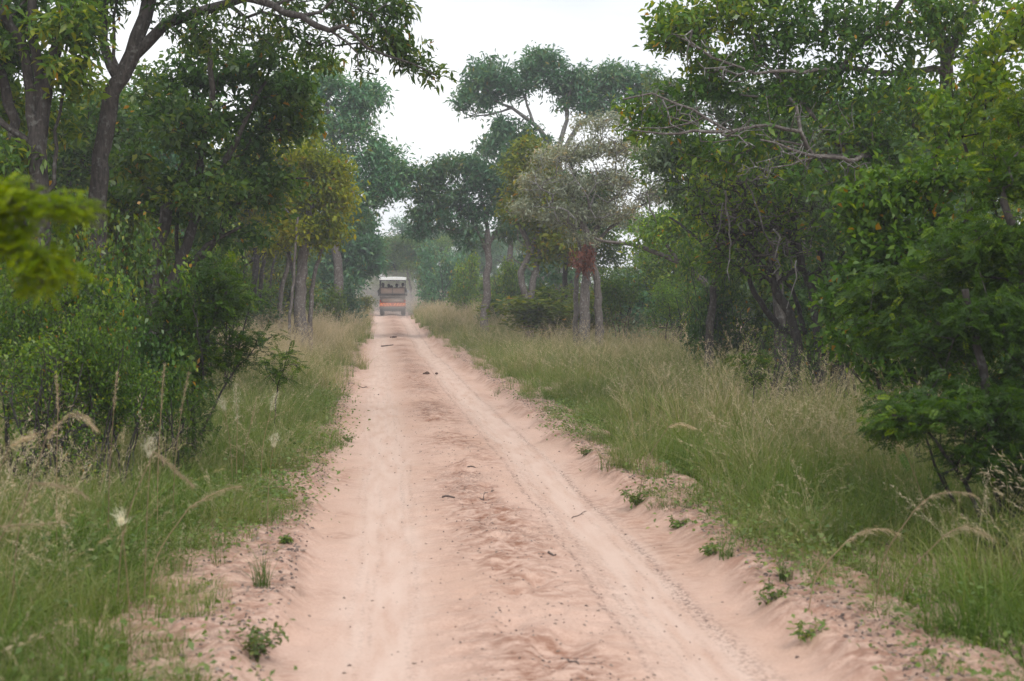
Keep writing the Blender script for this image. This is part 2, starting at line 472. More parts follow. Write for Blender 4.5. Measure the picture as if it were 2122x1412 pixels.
def grow(stems, attr, rng, bf=0.3, seg=0.35, wig=0.14, tip=0.005, pw=2.25, up=0.0):
    """stems: (points, r0, r1); attr: (n,3) twig ends. Twigs join the nearest wood, so limbs fork towards the crown."""
    Pn, par, rf, pl = [], [], [], []
    for k, (pts, r0, r1) in enumerate(stems):
        c = catmull(pts, seg * 0.6)
        n = len(c)
        if n > 4:
            c[1:-1] += rng.normal(0, 1, (n - 2, 3)) * seg * 0.05
        par0 = -1
        if k > 0 and len(Pn):
            d = np.linalg.norm(np.array(Pn) - c[0], axis=1)
            j = int(d.argmin())
            if d[j] < 0.6:
                par0 = j
        for i in range(n):
            if i == 0:
                if par0 >= 0:
                    continue
                par.append(-1); pl.append(0.0)
            else:
                pp = par0 if (i == 1 and par0 >= 0) else len(Pn) - 1
                par.append(pp); pl.append(pl[pp] + float(np.linalg.norm(c[i] - Pn[pp])))
            Pn.append(c[i]); rf.append(r0 + (r1 - r0) * (i / max(1, n - 1)) ** 0.8)
    ns = len(Pn)
    cap = ns + len(attr) * 30 + 100
    A = np.zeros((cap, 3)); A[:ns] = np.array(Pn)
    PL = np.zeros(cap); PL[:ns] = pl
    cnt = ns
    if len(attr):
        d0 = np.array([np.min(np.linalg.norm(A[:ns] - a, axis=1)) for a in attr])
        lowz = A[:ns, 2].min()
        first = ns // 5
        for a in attr[np.argsort(d0)]:
            d = np.linalg.norm(A[first:cnt] - a, axis=1)
            j = int((d + bf * PL[first:cnt]).argmin()) + first
            dist = float(d[j - first])
            n = max(1, int(dist / seg))
            if cnt + n >= cap:
                break
            t = np.linspace(0, 1, n + 1)[1:, None]
            p = A[j] + (a - A[j]) * t
            if n > 1:
                bow = rng.normal(0, 1, 3) * dist * wig
                bow[2] += up * dist
                p = p + bow * np.sin(np.pi * t) + rng.normal(0, 1, (n, 3)) * seg * 0.10 * (t < 1)
            for i in range(n):
                par.append(j if i == 0 else cnt - 1)
                PL[cnt] = PL[par[-1]] + float(np.linalg.norm(p[i] - A[par[-1]]))
                A[cnt] = p[i]
                rf.append(0.0); cnt += 1
    A = A[:cnt]; par = np.array(par)
    acc = np.zeros(cnt); nch = np.zeros(cnt, int)
    rad = np.zeros(cnt)
    for i in range(cnt - 1, -1, -1):
        r = max(tip, acc[i] ** (1 / pw)) if nch[i] else tip
        rad[i] = rf[i] if i < ns else r
        if par[i] >= 0:
            acc[par[i]] += r ** pw; nch[par[i]] += 1
    rad[ns:] = np.minimum(rad[ns:], np.maximum(rad[par[ns:]] * 0.9, tip))
    for i in range(ns, cnt):
        rad[i] = min(rad[i], max(tip, rad[par[i]] * 0.95))
    return A, par, rad, ns

def tubes(A, par, rad, rng, min_r=0.0):
    ch = [[] for _ in range(len(A))]
    roots = []
    for i, p in enumerate(par):
        (ch[p] if p >= 0 else roots).append(i)
    VS, FS, nv = [], [], 0
    stack = [([r], 0) for r in roots]
    while stack:
        chain, _ = stack.pop()
        cur = chain[-1]
        while ch[cur]:
            k = max(ch[cur], key=lambda q: rad[q])
            for q in ch[cur]:
                if q != k:
                    stack.append(([cur, q], 1))
            chain.append(k); cur = k
        pts = A[chain]; rr = rad[chain].copy()
        if len(chain) < 2:
            continue
        if par[chain[0]] >= 0 or chain[0] != chain[1]:
            if len(chain) > 1 and rr[0] > rr[1] * 1.6:
                rr[0] = rr[1] * 1.25
        if rr.max() < min_r:
            continue
        k = 10 if rr.max() > 0.07 else 6 if rr.max() > 0.02 else 4 if rr.max() > 0.009 else 3
        t = nrm(np.gradient(pts, axis=0))
        mt = np.abs(t).mean(0)
        ref = np.eye(3)[int(mt.argmin())]
        u = nrm(np.cross(t, ref)); v = np.cross(t, u)
        ang = np.linspace(0, 2 * np.pi, k, endpoint=False)
        jit = 1 + rng.normal(0, 0.06 if k >= 9 else 0.04, (len(chain), k))
        ring = pts[:, None] + (u[:, None] * np.cos(ang)[None, :, None] + v[:, None] * np.sin(ang)[None, :, None]) * (rr[:, None] * jit)[..., None]
        VS.append(ring.reshape(-1, 3))
        a = np.arange(len(chain) - 1)[:, None] * k
        b = np.arange(k)[None, :]; b2 = (b + 1) % k
        FS.append((np.stack([a + b, a + b2, a + k + b2, a + k + b], -1).reshape(-1, 4)) + nv)
        nv += len(chain) * k
    if not VS:
        return np.zeros((0, 3)), np.zeros((0, 4), int)
    return np.vstack(VS), np.vstack(FS)

def tubes_from(A, par, rad, ns, rng):
    idx = np.arange(ns, len(A))
    use = sorted(set(idx) | set(int(q) for q in par[idx]))
    mp = {q: k for k, q in enumerate(use)}
    p2 = np.array([(mp[int(par[q])] if q >= ns else -1) for q in use])
    r2 = np.array([rad[q] if q >= ns else .004 for q in use])
    return tubes(A[use], p2, r2, rng)

def leaf_arrays(pos, dr, nm, L, W, fold=0.25):
    dr = nrm(dr)
    side = nrm(np.cross(dr, nm))
    nn = np.cross(side, dr)
    L = np.broadcast_to(np.asarray(L, float), (len(pos),))[:, None]
    W = np.broadcast_to(np.asarray(W, float), (len(pos),))[:, None]
    mid = pos + dr * L * 0.48
    a = pos
    b = mid + side * W * 0.5 + nn * W * fold
    c = pos + dr * L - np.array([0, 0, 1.0]) * L * 0.12
    d = mid - side * W * 0.5 + nn * W * fold
    return np.stack([a, b, c, d], 1).reshape(-1, 3)

def quad_mesh(name, V, mat, tone, base):
    n = len(V) // 4
    return mesh_from(name, V - base, np.arange(n * 4), np.full(n, 4), mat, False, tone)

def twig_points(A, par, rad, ns, n, rng, spread, thr, zmin=None):
    idx = np.where((np.arange(len(A)) >= ns) & (rad < thr))[0]
    if len(idx) == 0:
        idx = np.arange(ns, len(A))
    k = rng.choice(idx, n)
    t = rng.random(n)[:, None]
    p = A[par[k]] * (1 - t) + A[k] * t + rng.normal(0, spread, (n, 3)) * np.array([1, 1, 0.75])
    d = nrm(A[k] - A[par[k]])
    return p, d

def tones(p, rng, seed, odd=0.012):
    base = 0.44 + 0.42 * fbm(p[:, 0] * 0.9 + p[:, 1] * 0.4, p[:, 2] * 0.9 + p[:, 1] * 0.5, seed, 2)
    t = np.clip(base + rng.normal(0, 0.21, len(p)), 0, 0.93)
    return np.where(rng.random(len(p)) < odd, 1.0, t)

def make_leaves(A, par, rad, ns, n, rng, L, W, spread, thr, seed, droop=0.15, upb=0.9, odd=0.012):
    p, d = twig_points(A, par, rad, ns, n, rng, spread, thr)
    dr = d * 0.5 + rng.normal(0, 0.75, (n, 3)); dr[:, 2] -= droop
    nm = rng.normal(0, 0.75, (n, 3)); nm[:, 2] += upb
    s = np.clip(rng.normal(1, 0.25, n), 0.45, 1.7)
    return leaf_arrays(p, dr, nm, L * s, W * s), tones(p, rng, seed, odd)

def make_fronds(A, par, rad, ns, n, rng, L, spread, thr, seed, pairs=9, lw=0.012, ll=0.045, droop=0.1, flat=1.6):
    """feathery leaves: a midrib with pairs of narrow leaflets"""
    p, d = twig_points(A, par, rad, ns, n, rng, spread, thr)
    dr = d * 0.9 + rng.normal(0, 0.55, (n, 3)); dr[:, 2] = dr[:, 2] * 0.5 - droop
    dr = nrm(dr)
    nm = rng.normal(0, 0.5, (n, 3)); nm[:, 2] += flat
    side = nrm(np.cross(dr, nm)); nn = np.cross(side, dr)
    s = np.clip(rng.normal(1, 0.22, n), 0.5, 1.5) * L
    t0 = tones(p, rng, seed, 0.0)
    Vs, T = [], []
    for j in range(pairs):
        t = (j + 0.6) / pairs
        c = p + dr * (s * t)[:, None] - np.array([0, 0, 1.0]) * (s * 0.25 * t * t)[:, None]
        k = (math.sin(math.pi * (0.15 + 0.8 * t)) * 0.6 + 0.4)
        for sg in (-1, 1):
            ld = side * sg * 0.85 + dr * 0.5 + rng.normal(0, 0.12, (n, 3))
            Vs.append(leaf_arrays(c, ld, nn + rng.normal(0, 0.2, (n, 3)), ll * k * s / L, lw * s / L, 0.05))
            T.append(np.clip(t0 + rng.normal(0, 0.08, n), 0, 1))
    return np.vstack(Vs), np.concatenate(T)

def pick_attr(clumps, Y, rng):
    out = []
    for c in clumps:
        px, py, rx, ry, n = c[:5]
        dY = c[5] if len(c) > 5 else 0.0
        y = Y + dY
        ctr = P(px, py, y)
        s = 1 / ppm(y)
        ax = np.array([rx * s, (c[6] if len(c) > 6 else max(rx, ry) * s * 1.1), ry * s])
        v = nrm(rng.normal(0, 1, (n, 3))) * (rng.random(n) ** 0.42)[:, None]
        out.append(ctr + v * ax)
    return np.vstack(out) if out else np.zeros((0, 3))

def stem_pts(st, Y, base_on_ground=True):
    pts = []
    for q in st:
        y = Y + (q[2] if len(q) > 2 else 0)
        pts.append(P(q[0], q[1], y))
    return pts

def build_plant(name, label, cat, A, par, rad, ns, base, leafV, leafT, leafmat, bark, rng, min_r=0.0, crown='crown', trunk='trunk', group=None, extra=()):
    t = thing(name, label, cat, base, group)
    V, Fq = tubes(A, par, rad, rng, min_r)
    if len(V):
        obj(trunk, mesh_from(trunk, V - base, Fq.ravel(), np.full(len(Fq), 4), M[bark], True), t)
    if leafV is not None and len(leafV):
        obj(crown, quad_mesh(crown, leafV, M[leafmat], leafT, base), t)
    for nm, v, tn, mt in extra:
        obj(nm, quad_mesh(nm, v, M[mt], tn, base), t)
    return t

def hero(name, label, Y, stems, clumps, nl, L, W, leafmat, bark, seed, spread=0.16, thr=0.02, odd=0.012, bf=0.3, seg=0.35, tip=0.005,
         min_r=0.0, cat='tree', frond=None, droop=0.15, upb=0.9, wig=0.14, root=True, extra=None, bare=None):
    rng = np.random.default_rng(seed)
    ss = []
    for st in stems:
        pts = stem_pts(st[0], Y)
        if root and (len(st) < 4 or st[3]):
            g = pts[0].copy(); g[2] = float(ground_z(g[0], g[1])) - 0.12
            pts = [g] + [p for p in pts if p[2] > g[2] + 0.15]
        ss.append((pts, st[1], st[2]))
    at = pick_attr(clumps, Y, rng)
    A, par, rad, ns = grow(ss, at, rng, bf, seg, wig, tip)
    b = ss[0][0][0].copy()
    base = np.array([b[0], b[1], b[2]])
    if frond:
        LV, LT = make_fronds(A, par, rad, ns, nl, rng, L, spread, thr, seed, **frond)
    else:
        LV, LT = make_leaves(A, par, rad, ns, nl, rng, L, W, spread, thr, seed, droop, upb, odd)
    ex = []
    if extra:
        for (nm, cl, n2, L2, W2, mt) in extra:
            pp = pick_attr(cl, Y, rng)
            k = rng.integers(0, len(pp), n2)
            q = pp[k] + rng.normal(0, 0.05, (n2, 3))
            dr = rng.normal(0, 0.6, (n2, 3)); dr[:, 2] -= 0.5
            nm_ = rng.normal(0, 0.8, (n2, 3)); nm_[:, 2] += 0.4
            ex.append((nm, leaf_arrays(q, dr, nm_, L2, W2), np.clip(rng.normal(0.5, 0.25, n2), 0, 1), mt))
    t = build_plant(name, label, cat, A, par, rad, ns, base, LV, LT, leafmat, bark, rng, min_r, extra=ex)
    if bare:
        bt, bmat, tip2 = bare
        A2, p2, r2, n2 = grow(ss, pick_attr(bt, Y, rng), rng, .12, seg * .8, .22, tip2)
        keep = np.arange(len(A2)) >= n2
        # only the twigs: the limbs they start from are in the trunk already
        par2 = p2.copy()
        V, Fq = tubes_from(A2, par2, r2, n2, rng)
        obj('bare_twigs', mesh_from('bare_twigs', V - base, Fq.ravel(), np.full(len(Fq), 4), M[bmat], True), t)
    return t

J = True   # "starts on the ground"
N = False  # "starts from another limb"

# --- left side
hero('dark_trunk_tree', 'thick dark forked trunk with lichen patches rising behind the bright feathery branch', 19,
     [([(95, 860), (85, 620), (80, 420), (78, 270)], .165, .12, J),
      ([(78, 270), (55, 130), (20, 45), (-40, -80)], .085, .05, N),
      ([(78, 270), (82, 150), (68, 60), (75, -90)], .08, .05, N),
      ([(80, 300), (112, 130), (150, 20), (190, -130)], .095, .06, N),
      ([(35, 860, .3), (38, 380, .3), (12, 190, .3), (-50, 60, .3)], .10, .06, J),
      ([(105, 420), (122, 240), (133, 160)], .035, .015, N),
      ([(35, 300), (10, 260), (-60, 190)], .05, .03, N)],
     [c + ((1.3, 1.0, -.2)[k % 3],) for k, c in enumerate([(0, 40, 110, 90, 55), (60, -60, 180, 90, 80), (150, 50, 80, 60, 45), (40, 90, 70, 50, 25), (-40, 160, 90, 60, 40), (150, 150, 60, 40, 22),
      (190, -80, 90, 80, 40), (20, 230, 60, 60, 20), (-60, 60, 80, 100, 40), (120, 250, 50, 60, 14), (-70, 300, 70, 80, 24), (10, 330, 60, 50, 18)])],
     11500, .135, .052, 'dark_leaf', 'bark_dark', 101, spread=.10, odd=.005)
hero('arching_tree', 'leaning lichen-spotted tree whose long limb arches out over the track', 20,
     [([(200, 860), (203, 420), (214, 300), (236, 200), (252, 160)], .155, .115, J),
      ([(245, 175), (217, 90), (213, 0), (222, -130)], .08, .05, N),
      ([(252, 160), (275, 110), (302, 35), (315, -40), (335, -160)], .12, .07, N),
      ([(275, 112), (300, 90), (340, 55), (400, 30), (470, 8), (510, -2, -.5), (560, 10, -.8), (625, 38, -1.0), (683, 63, -1.2)], .085, .04, N),
      ([(683, 63, -1.2), (715, 50, -1.2), (735, 68, -1.2), (760, 100, -1.2), (800, 118, -1.3), (850, 130, -1.4), (905, 158, -1.5)], .035, .008, N),
      ([(640, 45, -1.0), (665, 25, -1.0), (690, 0, -1.0), (740, -35, -1.0)], .03, .012, N),
      ([(690, 62, -1.2), (715, 85, -1.2), (740, 110, -1.3), (745, 150, -1.3)], .022, .006, N),
      ([(235, 160), (238, 40), (255, -40)], .03, .015, N)],
     [(470, 55, 100, 40, 26), (560, 60, 70, 45, 18), (620, 10, 80, 40, 16), (740, 15, 70, 45, 34), (800, 25, 50, 40, 26), (790, 90, 60, 35, 30),
      (850, 115, 40, 28, 22), (900, 155, 22, 14, 8), (680, 100, 30, 20, 5), (420, 70, 50, 40, 14), (370, 10, 80, 50, 20), (300, -70, 160, 70, 60),
      (560, -60, 160, 50, 40), (745, 140, 20, 12, 4), (200, 30, 60, 60, 18), (640, 90, 50, 30, 8), (460, 110, 40, 40, 8)],
     6200, .12, .038, 'dark_leaf', 'bark_dark', 102, spread=.10, bf=.22)
hero('twisted_tree', 'dark many-stemmed tree with a dense dim crown in front of the yellow-green tree', 22,
     [([(318, 860), (320, 620), (318, 540), (338, 480), (345, 420)], .15, .09, J),
      ([(340, 860), (350, 620), (398, 480), (418, 300), (440, 180), (432, 70)], .12, .04, J),
      ([(405, 440), (470, 330), (520, 230), (560, 140)], .07, .02, N),
      ([(370, 860, .8), (368, 560, .8), (372, 360, .8), (400, 220, .8), (395, 120, .8)], .05, .02, J),
      ([(352, 600), (390, 560), (450, 490), (500, 470)], .06, .02, N),
      ([(420, 560, .5), (480, 440, .5), (560, 380, .5), (640, 370, .5)], .04, .015, N)],
     [c + ((.9, .6, -.3)[k % 3],) for k, c in enumerate([(430, 140, 100, 50, 44), (540, 160, 90, 50, 40), (380, 260, 90, 70, 45), (500, 280, 120, 80, 65), (600, 230, 70, 60, 40), (440, 390, 110, 60, 45),
      (560, 390, 90, 60, 40), (340, 400, 70, 60, 25), (615, 180, 40, 30, 14), (480, 480, 90, 40, 26), (330, 170, 70, 70, 30), (280, 330, 70, 60, 22),
      (240, 420, 80, 60, 24), (660, 130, 40, 24, 10), (540, 95, 50, 24, 8)])],
     15500, .115, .058, 'dark_leaf', 'bark_dark', 103, odd=.008, spread=.10)
hero('yellow_green_tree', 'rounded yellow-green tree with burn-scarred grey trunk standing in pale grass', 40,
     [([(626, 690), (623, 600), (632, 500), (645, 420), (650, 370)], .21, .10, J),
      ([(610, 690, .6), (616, 600, .6), (582, 480, .6), (560, 420, .6)], .08, .04, J),
      ([(642, 690, .3), (652, 570, .3), (688, 460, .3)], .09, .04, J),
      ([(600, 690, -1), (606, 600, -1), (612, 530, -1), (618, 450, -1)], .05, .03, J)],
     [(650, 370, 60, 50, 70), (690, 420, 30, 50, 36), (620, 330, 70, 45, 60), (560, 400, 70, 55, 55), (640, 470, 70, 40, 50), (560, 480, 50, 35, 30), (500, 420, 50, 60, 36),
      (690, 360, 28, 36, 26), (680, 480, 34, 36, 26), (540, 320, 60, 50, 36), (715, 400, 14, 30, 8)],
     19000, .14, .065, 'yellow_leaf', 'bark_grey', 104, thr=.03, spread=.2, tip=.008, min_r=.007)
hero('slender_trunk_tree', 'pair of slender dark trunks among pale grass left of the yellow-green tree', 43,
     [([(522, 690), (524, 600), (530, 520), (526, 430)], .15, .06, J), ([(538, 690, .5), (540, 590, .5), (552, 500, .5)], .09, .05, J), ([(505, 690, .7), (507, 560, .7), (500, 470, .7)], .07, .04, J)],
     [(520, 420, 60, 50, 40), (470, 380, 60, 60, 36), (560, 350, 60, 50, 36), (500, 320, 60, 40, 26)], 9000, .15, .065, 'olive_leaf', 'bark_dark', 105, thr=.03, spread=.2, tip=.008, min_r=.007)
hero('leaning_trunk_tree', 'thin leaning trunk between the slender pair and the burn-scarred trunk', 46,
     [([(578, 690), (586, 590), (600, 520), (590, 440)], .10, .05, J), ([(566, 690, 2), (560, 600, 2), (575, 500, 2)], .06, .03, J)],
     [(590, 440, 60, 45, 40), (540, 500, 50, 30, 18), (630, 400, 60, 50, 30)], 5500, .15, .065, 'olive_leaf', 'bark_grey', 106, thr=.03, spread=.2, tip=.008, min_r=.007)
hero('tall_teal_tree', 'tall blue-green tree behind the yellow-green one, its side open to the sky', 60,
     [([(700, 690), (700, 560), (690, 420), (690, 300), (670, 200)], .25, .08, J), ([(692, 430), (740, 360), (790, 330)], .09, .03, N), ([(690, 300), (730, 250), (755, 210)], .08, .03, N),
      ([(690, 480), (740, 440), (800, 400)], .06, .03, N)],
     [(600, 180, 60, 45, 50), (670, 170, 50, 40, 46), (760, 200, 40, 34, 46), (640, 250, 60, 50, 50), (725, 265, 55, 36, 46), (790, 320, 48, 36, 46), (832, 350, 20, 36, 22),
      (700, 340, 60, 45, 50), (770, 395, 50, 36, 40), (810, 395, 34, 22, 18), (740, 440, 40, 40, 30), (690, 420, 40, 50, 24), (720, 200, 40, 36, 26), (800, 360, 40, 30, 20), (560, 240, 50, 60, 30)],
     20000, .24, .075, 'teal_leaf', 'bark_grey', 107, thr=.05, spread=.26, tip=.012, min_r=.012, seg=.6)
hero('overhanging_tree', 'dark green tree drooping over the grass edge left of the vehicle', 78,
     [([(690, 650), (700, 560), (715, 480)], .18, .09, J), ([(700, 600), (735, 540), (755, 510)], .09, .04, N)],
     [(740, 520, 40, 36, 50), (700, 480, 50, 50, 50), (770, 510, 24, 30, 26), (720, 570, 50, 30, 34), (775, 550, 18, 22, 14), (670, 550, 50, 50, 34), (750, 460, 30, 26, 22)],
     14000, .28, .10, 'teal_leaf', 'bark_grey', 108, thr=.05, spread=.28, tip=.012, min_r=.012, seg=.6)

# --- right side
hero('flat_topped_tree', 'tallest tree, flat spreading blue-green crown on pale limbs against the sky', 62,
     [([(1150, 690), (1152, 520), (1155, 400), (1150, 335)], .30, .18, J), ([(1150, 340), (1130, 285), (1105, 255), (1060, 225), (1020, 205)], .14, .05, N),
      ([(1150, 340), (1170, 270), (1178, 200), (1190, 150)], .13, .05, N), ([(1165, 320), (1200, 260), (1250, 215), (1300, 190)], .12, .04, N),
      ([(1105, 255), (1090, 200), (1100, 150)], .07, .03, N), ([(1060, 228), (1000, 240), (960, 235)], .05, .02, N)],
     [(1005, 155, 52, 36, 55), (965, 205, 26, 36, 24), (1060, 180, 50, 34, 40), (1120, 130, 55, 28, 50), (1160, 170, 55, 36, 40), (1230, 165, 50, 34, 44), (1290, 165, 46, 32, 40),
      (1200, 215, 60, 24, 30), (1060, 265, 50, 26, 24), (1050, 310, 40, 34, 22), (1110, 310, 50, 40, 30), (1340, 180, 50, 40, 36), (1260, 220, 50, 30, 24), (1390, 230, 60, 40, 36), (1000, 215, 30, 24, 12)],
     19000, .24, .078, 'teal_leaf', 'bark_pale', 109, thr=.05, spread=.20, tip=.012, min_r=.012, seg=.6, bf=.2)
hero('dead_topped_tree', 'leafy tree with a bare dead branch tip poking above its crown', 72,
     [([(1060, 650), (1055, 480), (1040, 380)], .2, .09, J), ([(1040, 380), (1010, 350), (1000, 320), (985, 300)], .06, .02, N), ([(1010, 350), (1020, 320), (995, 290)], .03, .012, N)],
     [(1040, 290, 36, 30, 22), (1060, 350, 50, 40, 40), (1010, 300, 18, 20, 6), (1110, 370, 60, 40, 40), (1090, 430, 60, 50, 40), (1050, 420, 40, 40, 24)],
     9000, .28, .10, 'teal_leaf', 'bark_grey', 110, thr=.05, spread=.25, tip=.012, min_r=.012, seg=.6)
hero('forked_grey_tree', 'grey three-limbed tree in grass right of the vehicle with a layered green crown', 60,
     [([(1003, 670), (1008, 600), (1012, 540), (1010, 490)], .19, .14, J), ([(1012, 525), (985, 470), (955, 435), (920, 420)], .10, .04, N), ([(1010, 490), (1003, 430), (990, 380)], .11, .05, N),
      ([(1014, 510), (1030, 475), (1052, 460), (1075, 420)], .09, .04, N)],
     [(895, 362, 36, 22, 30), (950, 345, 46, 24, 40), (1005, 370, 55, 36, 46), (940, 400, 55, 30, 34), (880, 405, 30, 26, 20), (1050, 390, 40, 40, 30), (920, 450, 55, 30, 30), (866, 440, 26, 18, 12),
      (1000, 440, 46, 26, 24), (850, 358, 18, 16, 8), (870, 480, 30, 20, 14), (960, 490, 40, 22, 16), (1060, 480, 30, 20, 12)],
     13500, .22, .075, 'teal_leaf', 'bark_grey', 111, thr=.05, spread=.2, tip=.012, min_r=.012, seg=.5)
hero('bent_trunk_tree', 'tree with a kinked grey trunk and a pale scar beside it, mid grass', 50,
     [([(1096, 690), (1094, 630), (1080, 565), (1100, 522), (1086, 485), (1062, 440)], .17, .08, J), ([(1097, 625), (1113, 545), (1118, 520)], .13, .10, N), ([(1100, 522), (1120, 460), (1110, 400)], .08, .04, N)],
     [(1090, 420, 46, 50, 50), (1140, 470, 50, 36, 36), (1150, 510, 60, 30, 30), (1110, 340, 50, 36, 40), (1070, 350, 26, 36, 18), (1130, 400, 50, 40, 34), (1090, 300, 30, 16, 10)],
     12000, .19, .08, 'olive_leaf', 'bark_grey', 112, thr=.04, spread=.22, tip=.01, min_r=.01, seg=.5)
hero('silver_tree', 'silver-grey leaved tree on twin pale trunks with a clump of red-brown leaves', 42,
     [([(1210, 700), (1212, 610), (1218, 520), (1214, 480), (1190, 430)], .20, .09, J), ([(1242, 700, .3), (1238, 600, .3), (1228, 510, .3), (1250, 440, .3)], .15, .07, J),
      ([(1192, 690, .8), (1194, 600, .8), (1200, 500, .8), (1160, 440, .8)], .10, .05, J), ([(1228, 510, .3), (1290, 450, .3), (1340, 420, .3)], .06, .03, N)],
     [(1170, 320, 50, 20, 34), (1245, 305, 50, 22, 34), (1105, 375, 40, 20, 24), (1190, 385, 60, 26, 36), (1285, 370, 55, 26, 36), (1085, 430, 30, 18, 18), (1165, 445, 65, 20, 30), (1265, 440, 60, 22, 30),
      (1360, 400, 50, 28, 30), (1225, 255, 46, 18, 14), (1325, 310, 50, 26, 26), (1285, 245, 40, 20, 12), (1400, 340, 44, 32, 22), (1205, 490, 50, 14, 10), (1340, 465, 40, 16, 12), (1420, 425, 30, 24, 12), (1380, 275, 34, 18, 10), (1115, 330, 24, 16, 8)],
     19000, .13, .038, 'grey_leaf', 'bark_grey', 113, thr=.03, spread=.15, tip=.007, min_r=.007,
     bare=([(1180, 340, 80, 50, 40, -.8), (1260, 380, 80, 60, 40, -.8), (1120, 400, 50, 40, 24, -.8), (1340, 400, 60, 60, 24, -.6), (1210, 450, 90, 30, 30, -.8), (1270, 280, 70, 40, 20, -.6)], 'bark_pale', .010), extra=[('red_leaves', [(1204, 538, 28, 22, 90, -.4), (1222, 525, 16, 26, 50, -.4), (1215, 560, 14, 12, 24, -.4)], 420, .14, .05, 'red_leaf')])
hero('long_limbed_tree', 'twin-trunked tree at the grass edge with a long bare limb reaching left', 36,
     [([(1480, 720), (1480, 640), (1470, 600), (1440, 565), (1390, 535), (1330, 515), (1270, 500), (1232, 494)], .14, .03, J),
      ([(1502, 720, .2), (1503, 620, .2), (1506, 560, .2), (1490, 470, .2), (1470, 400, .2)], .17, .07, J), ([(1400, 540), (1360, 470), (1340, 400)], .05, .02, N)],
     [(1475, 440, 60, 50, 40), (1470, 360, 50, 40, 26), (1520, 400, 80, 60, 40), (1380, 455, 60, 30, 14), (1350, 490, 60, 20, 8), (1480, 320, 70, 50, 36), (1420, 500, 50, 30, 10)],
     13000, .13, .055, 'bush_leaf', 'bark_grey', 114, thr=.03, spread=.2, tip=.007, min_r=.006)
hero('tangled_tree', 'thicket tree of many dark stems with a tangle of bare twigs in its crown', 22,
     [([(1640, 800), (1650, 700), (1600, 585), (1560, 520), (1505, 480)], .11, .05, J), ([(1700, 800), (1690, 640), (1660, 540), (1640, 440)], .11, .05, J), ([(1740, 800), (1732, 640), (1742, 520), (1760, 400)], .13, .06, J),
      ([(1722, 800, .5), (1716, 640, .5), (1700, 520, .5)], .12, .06, J), ([(1690, 800, .6), (1655, 640, .6), (1620, 560, .6)], .06, .03, J), ([(1755, 800), (1775, 720), (1782, 620), (1800, 520)], .05, .02, J),
      ([(1630, 700, .8), (1560, 600, .8), (1540, 520, .8), (1530, 420, .8)], .06, .03, N)],
     [(1540, 430, 100, 80, 300), (1620, 460, 90, 80, 230), (1480, 420, 70, 90, 150), (1560, 540, 100, 60, 160), (1680, 400, 80, 60, 80), (1730, 470, 70, 60, 50), (1600, 350, 110, 40, 130), (1700, 560, 80, 50, 50), (1490, 530, 60, 70, 110),
      (1440, 360, 50, 50, 50)],
     3600, .10, .045, 'bush_leaf', 'bark_dark', 115, bare=([(1500, 430, 60, 90, 60, -.5), (1560, 480, 90, 90, 80, -.6), (1630, 500, 70, 90, 50, -.6), (1560, 360, 90, 40, 40, -.5)], 'bark_grey', .007), thr=.012, spread=.12, seg=.22, tip=.006, wig=.25, bf=.12)
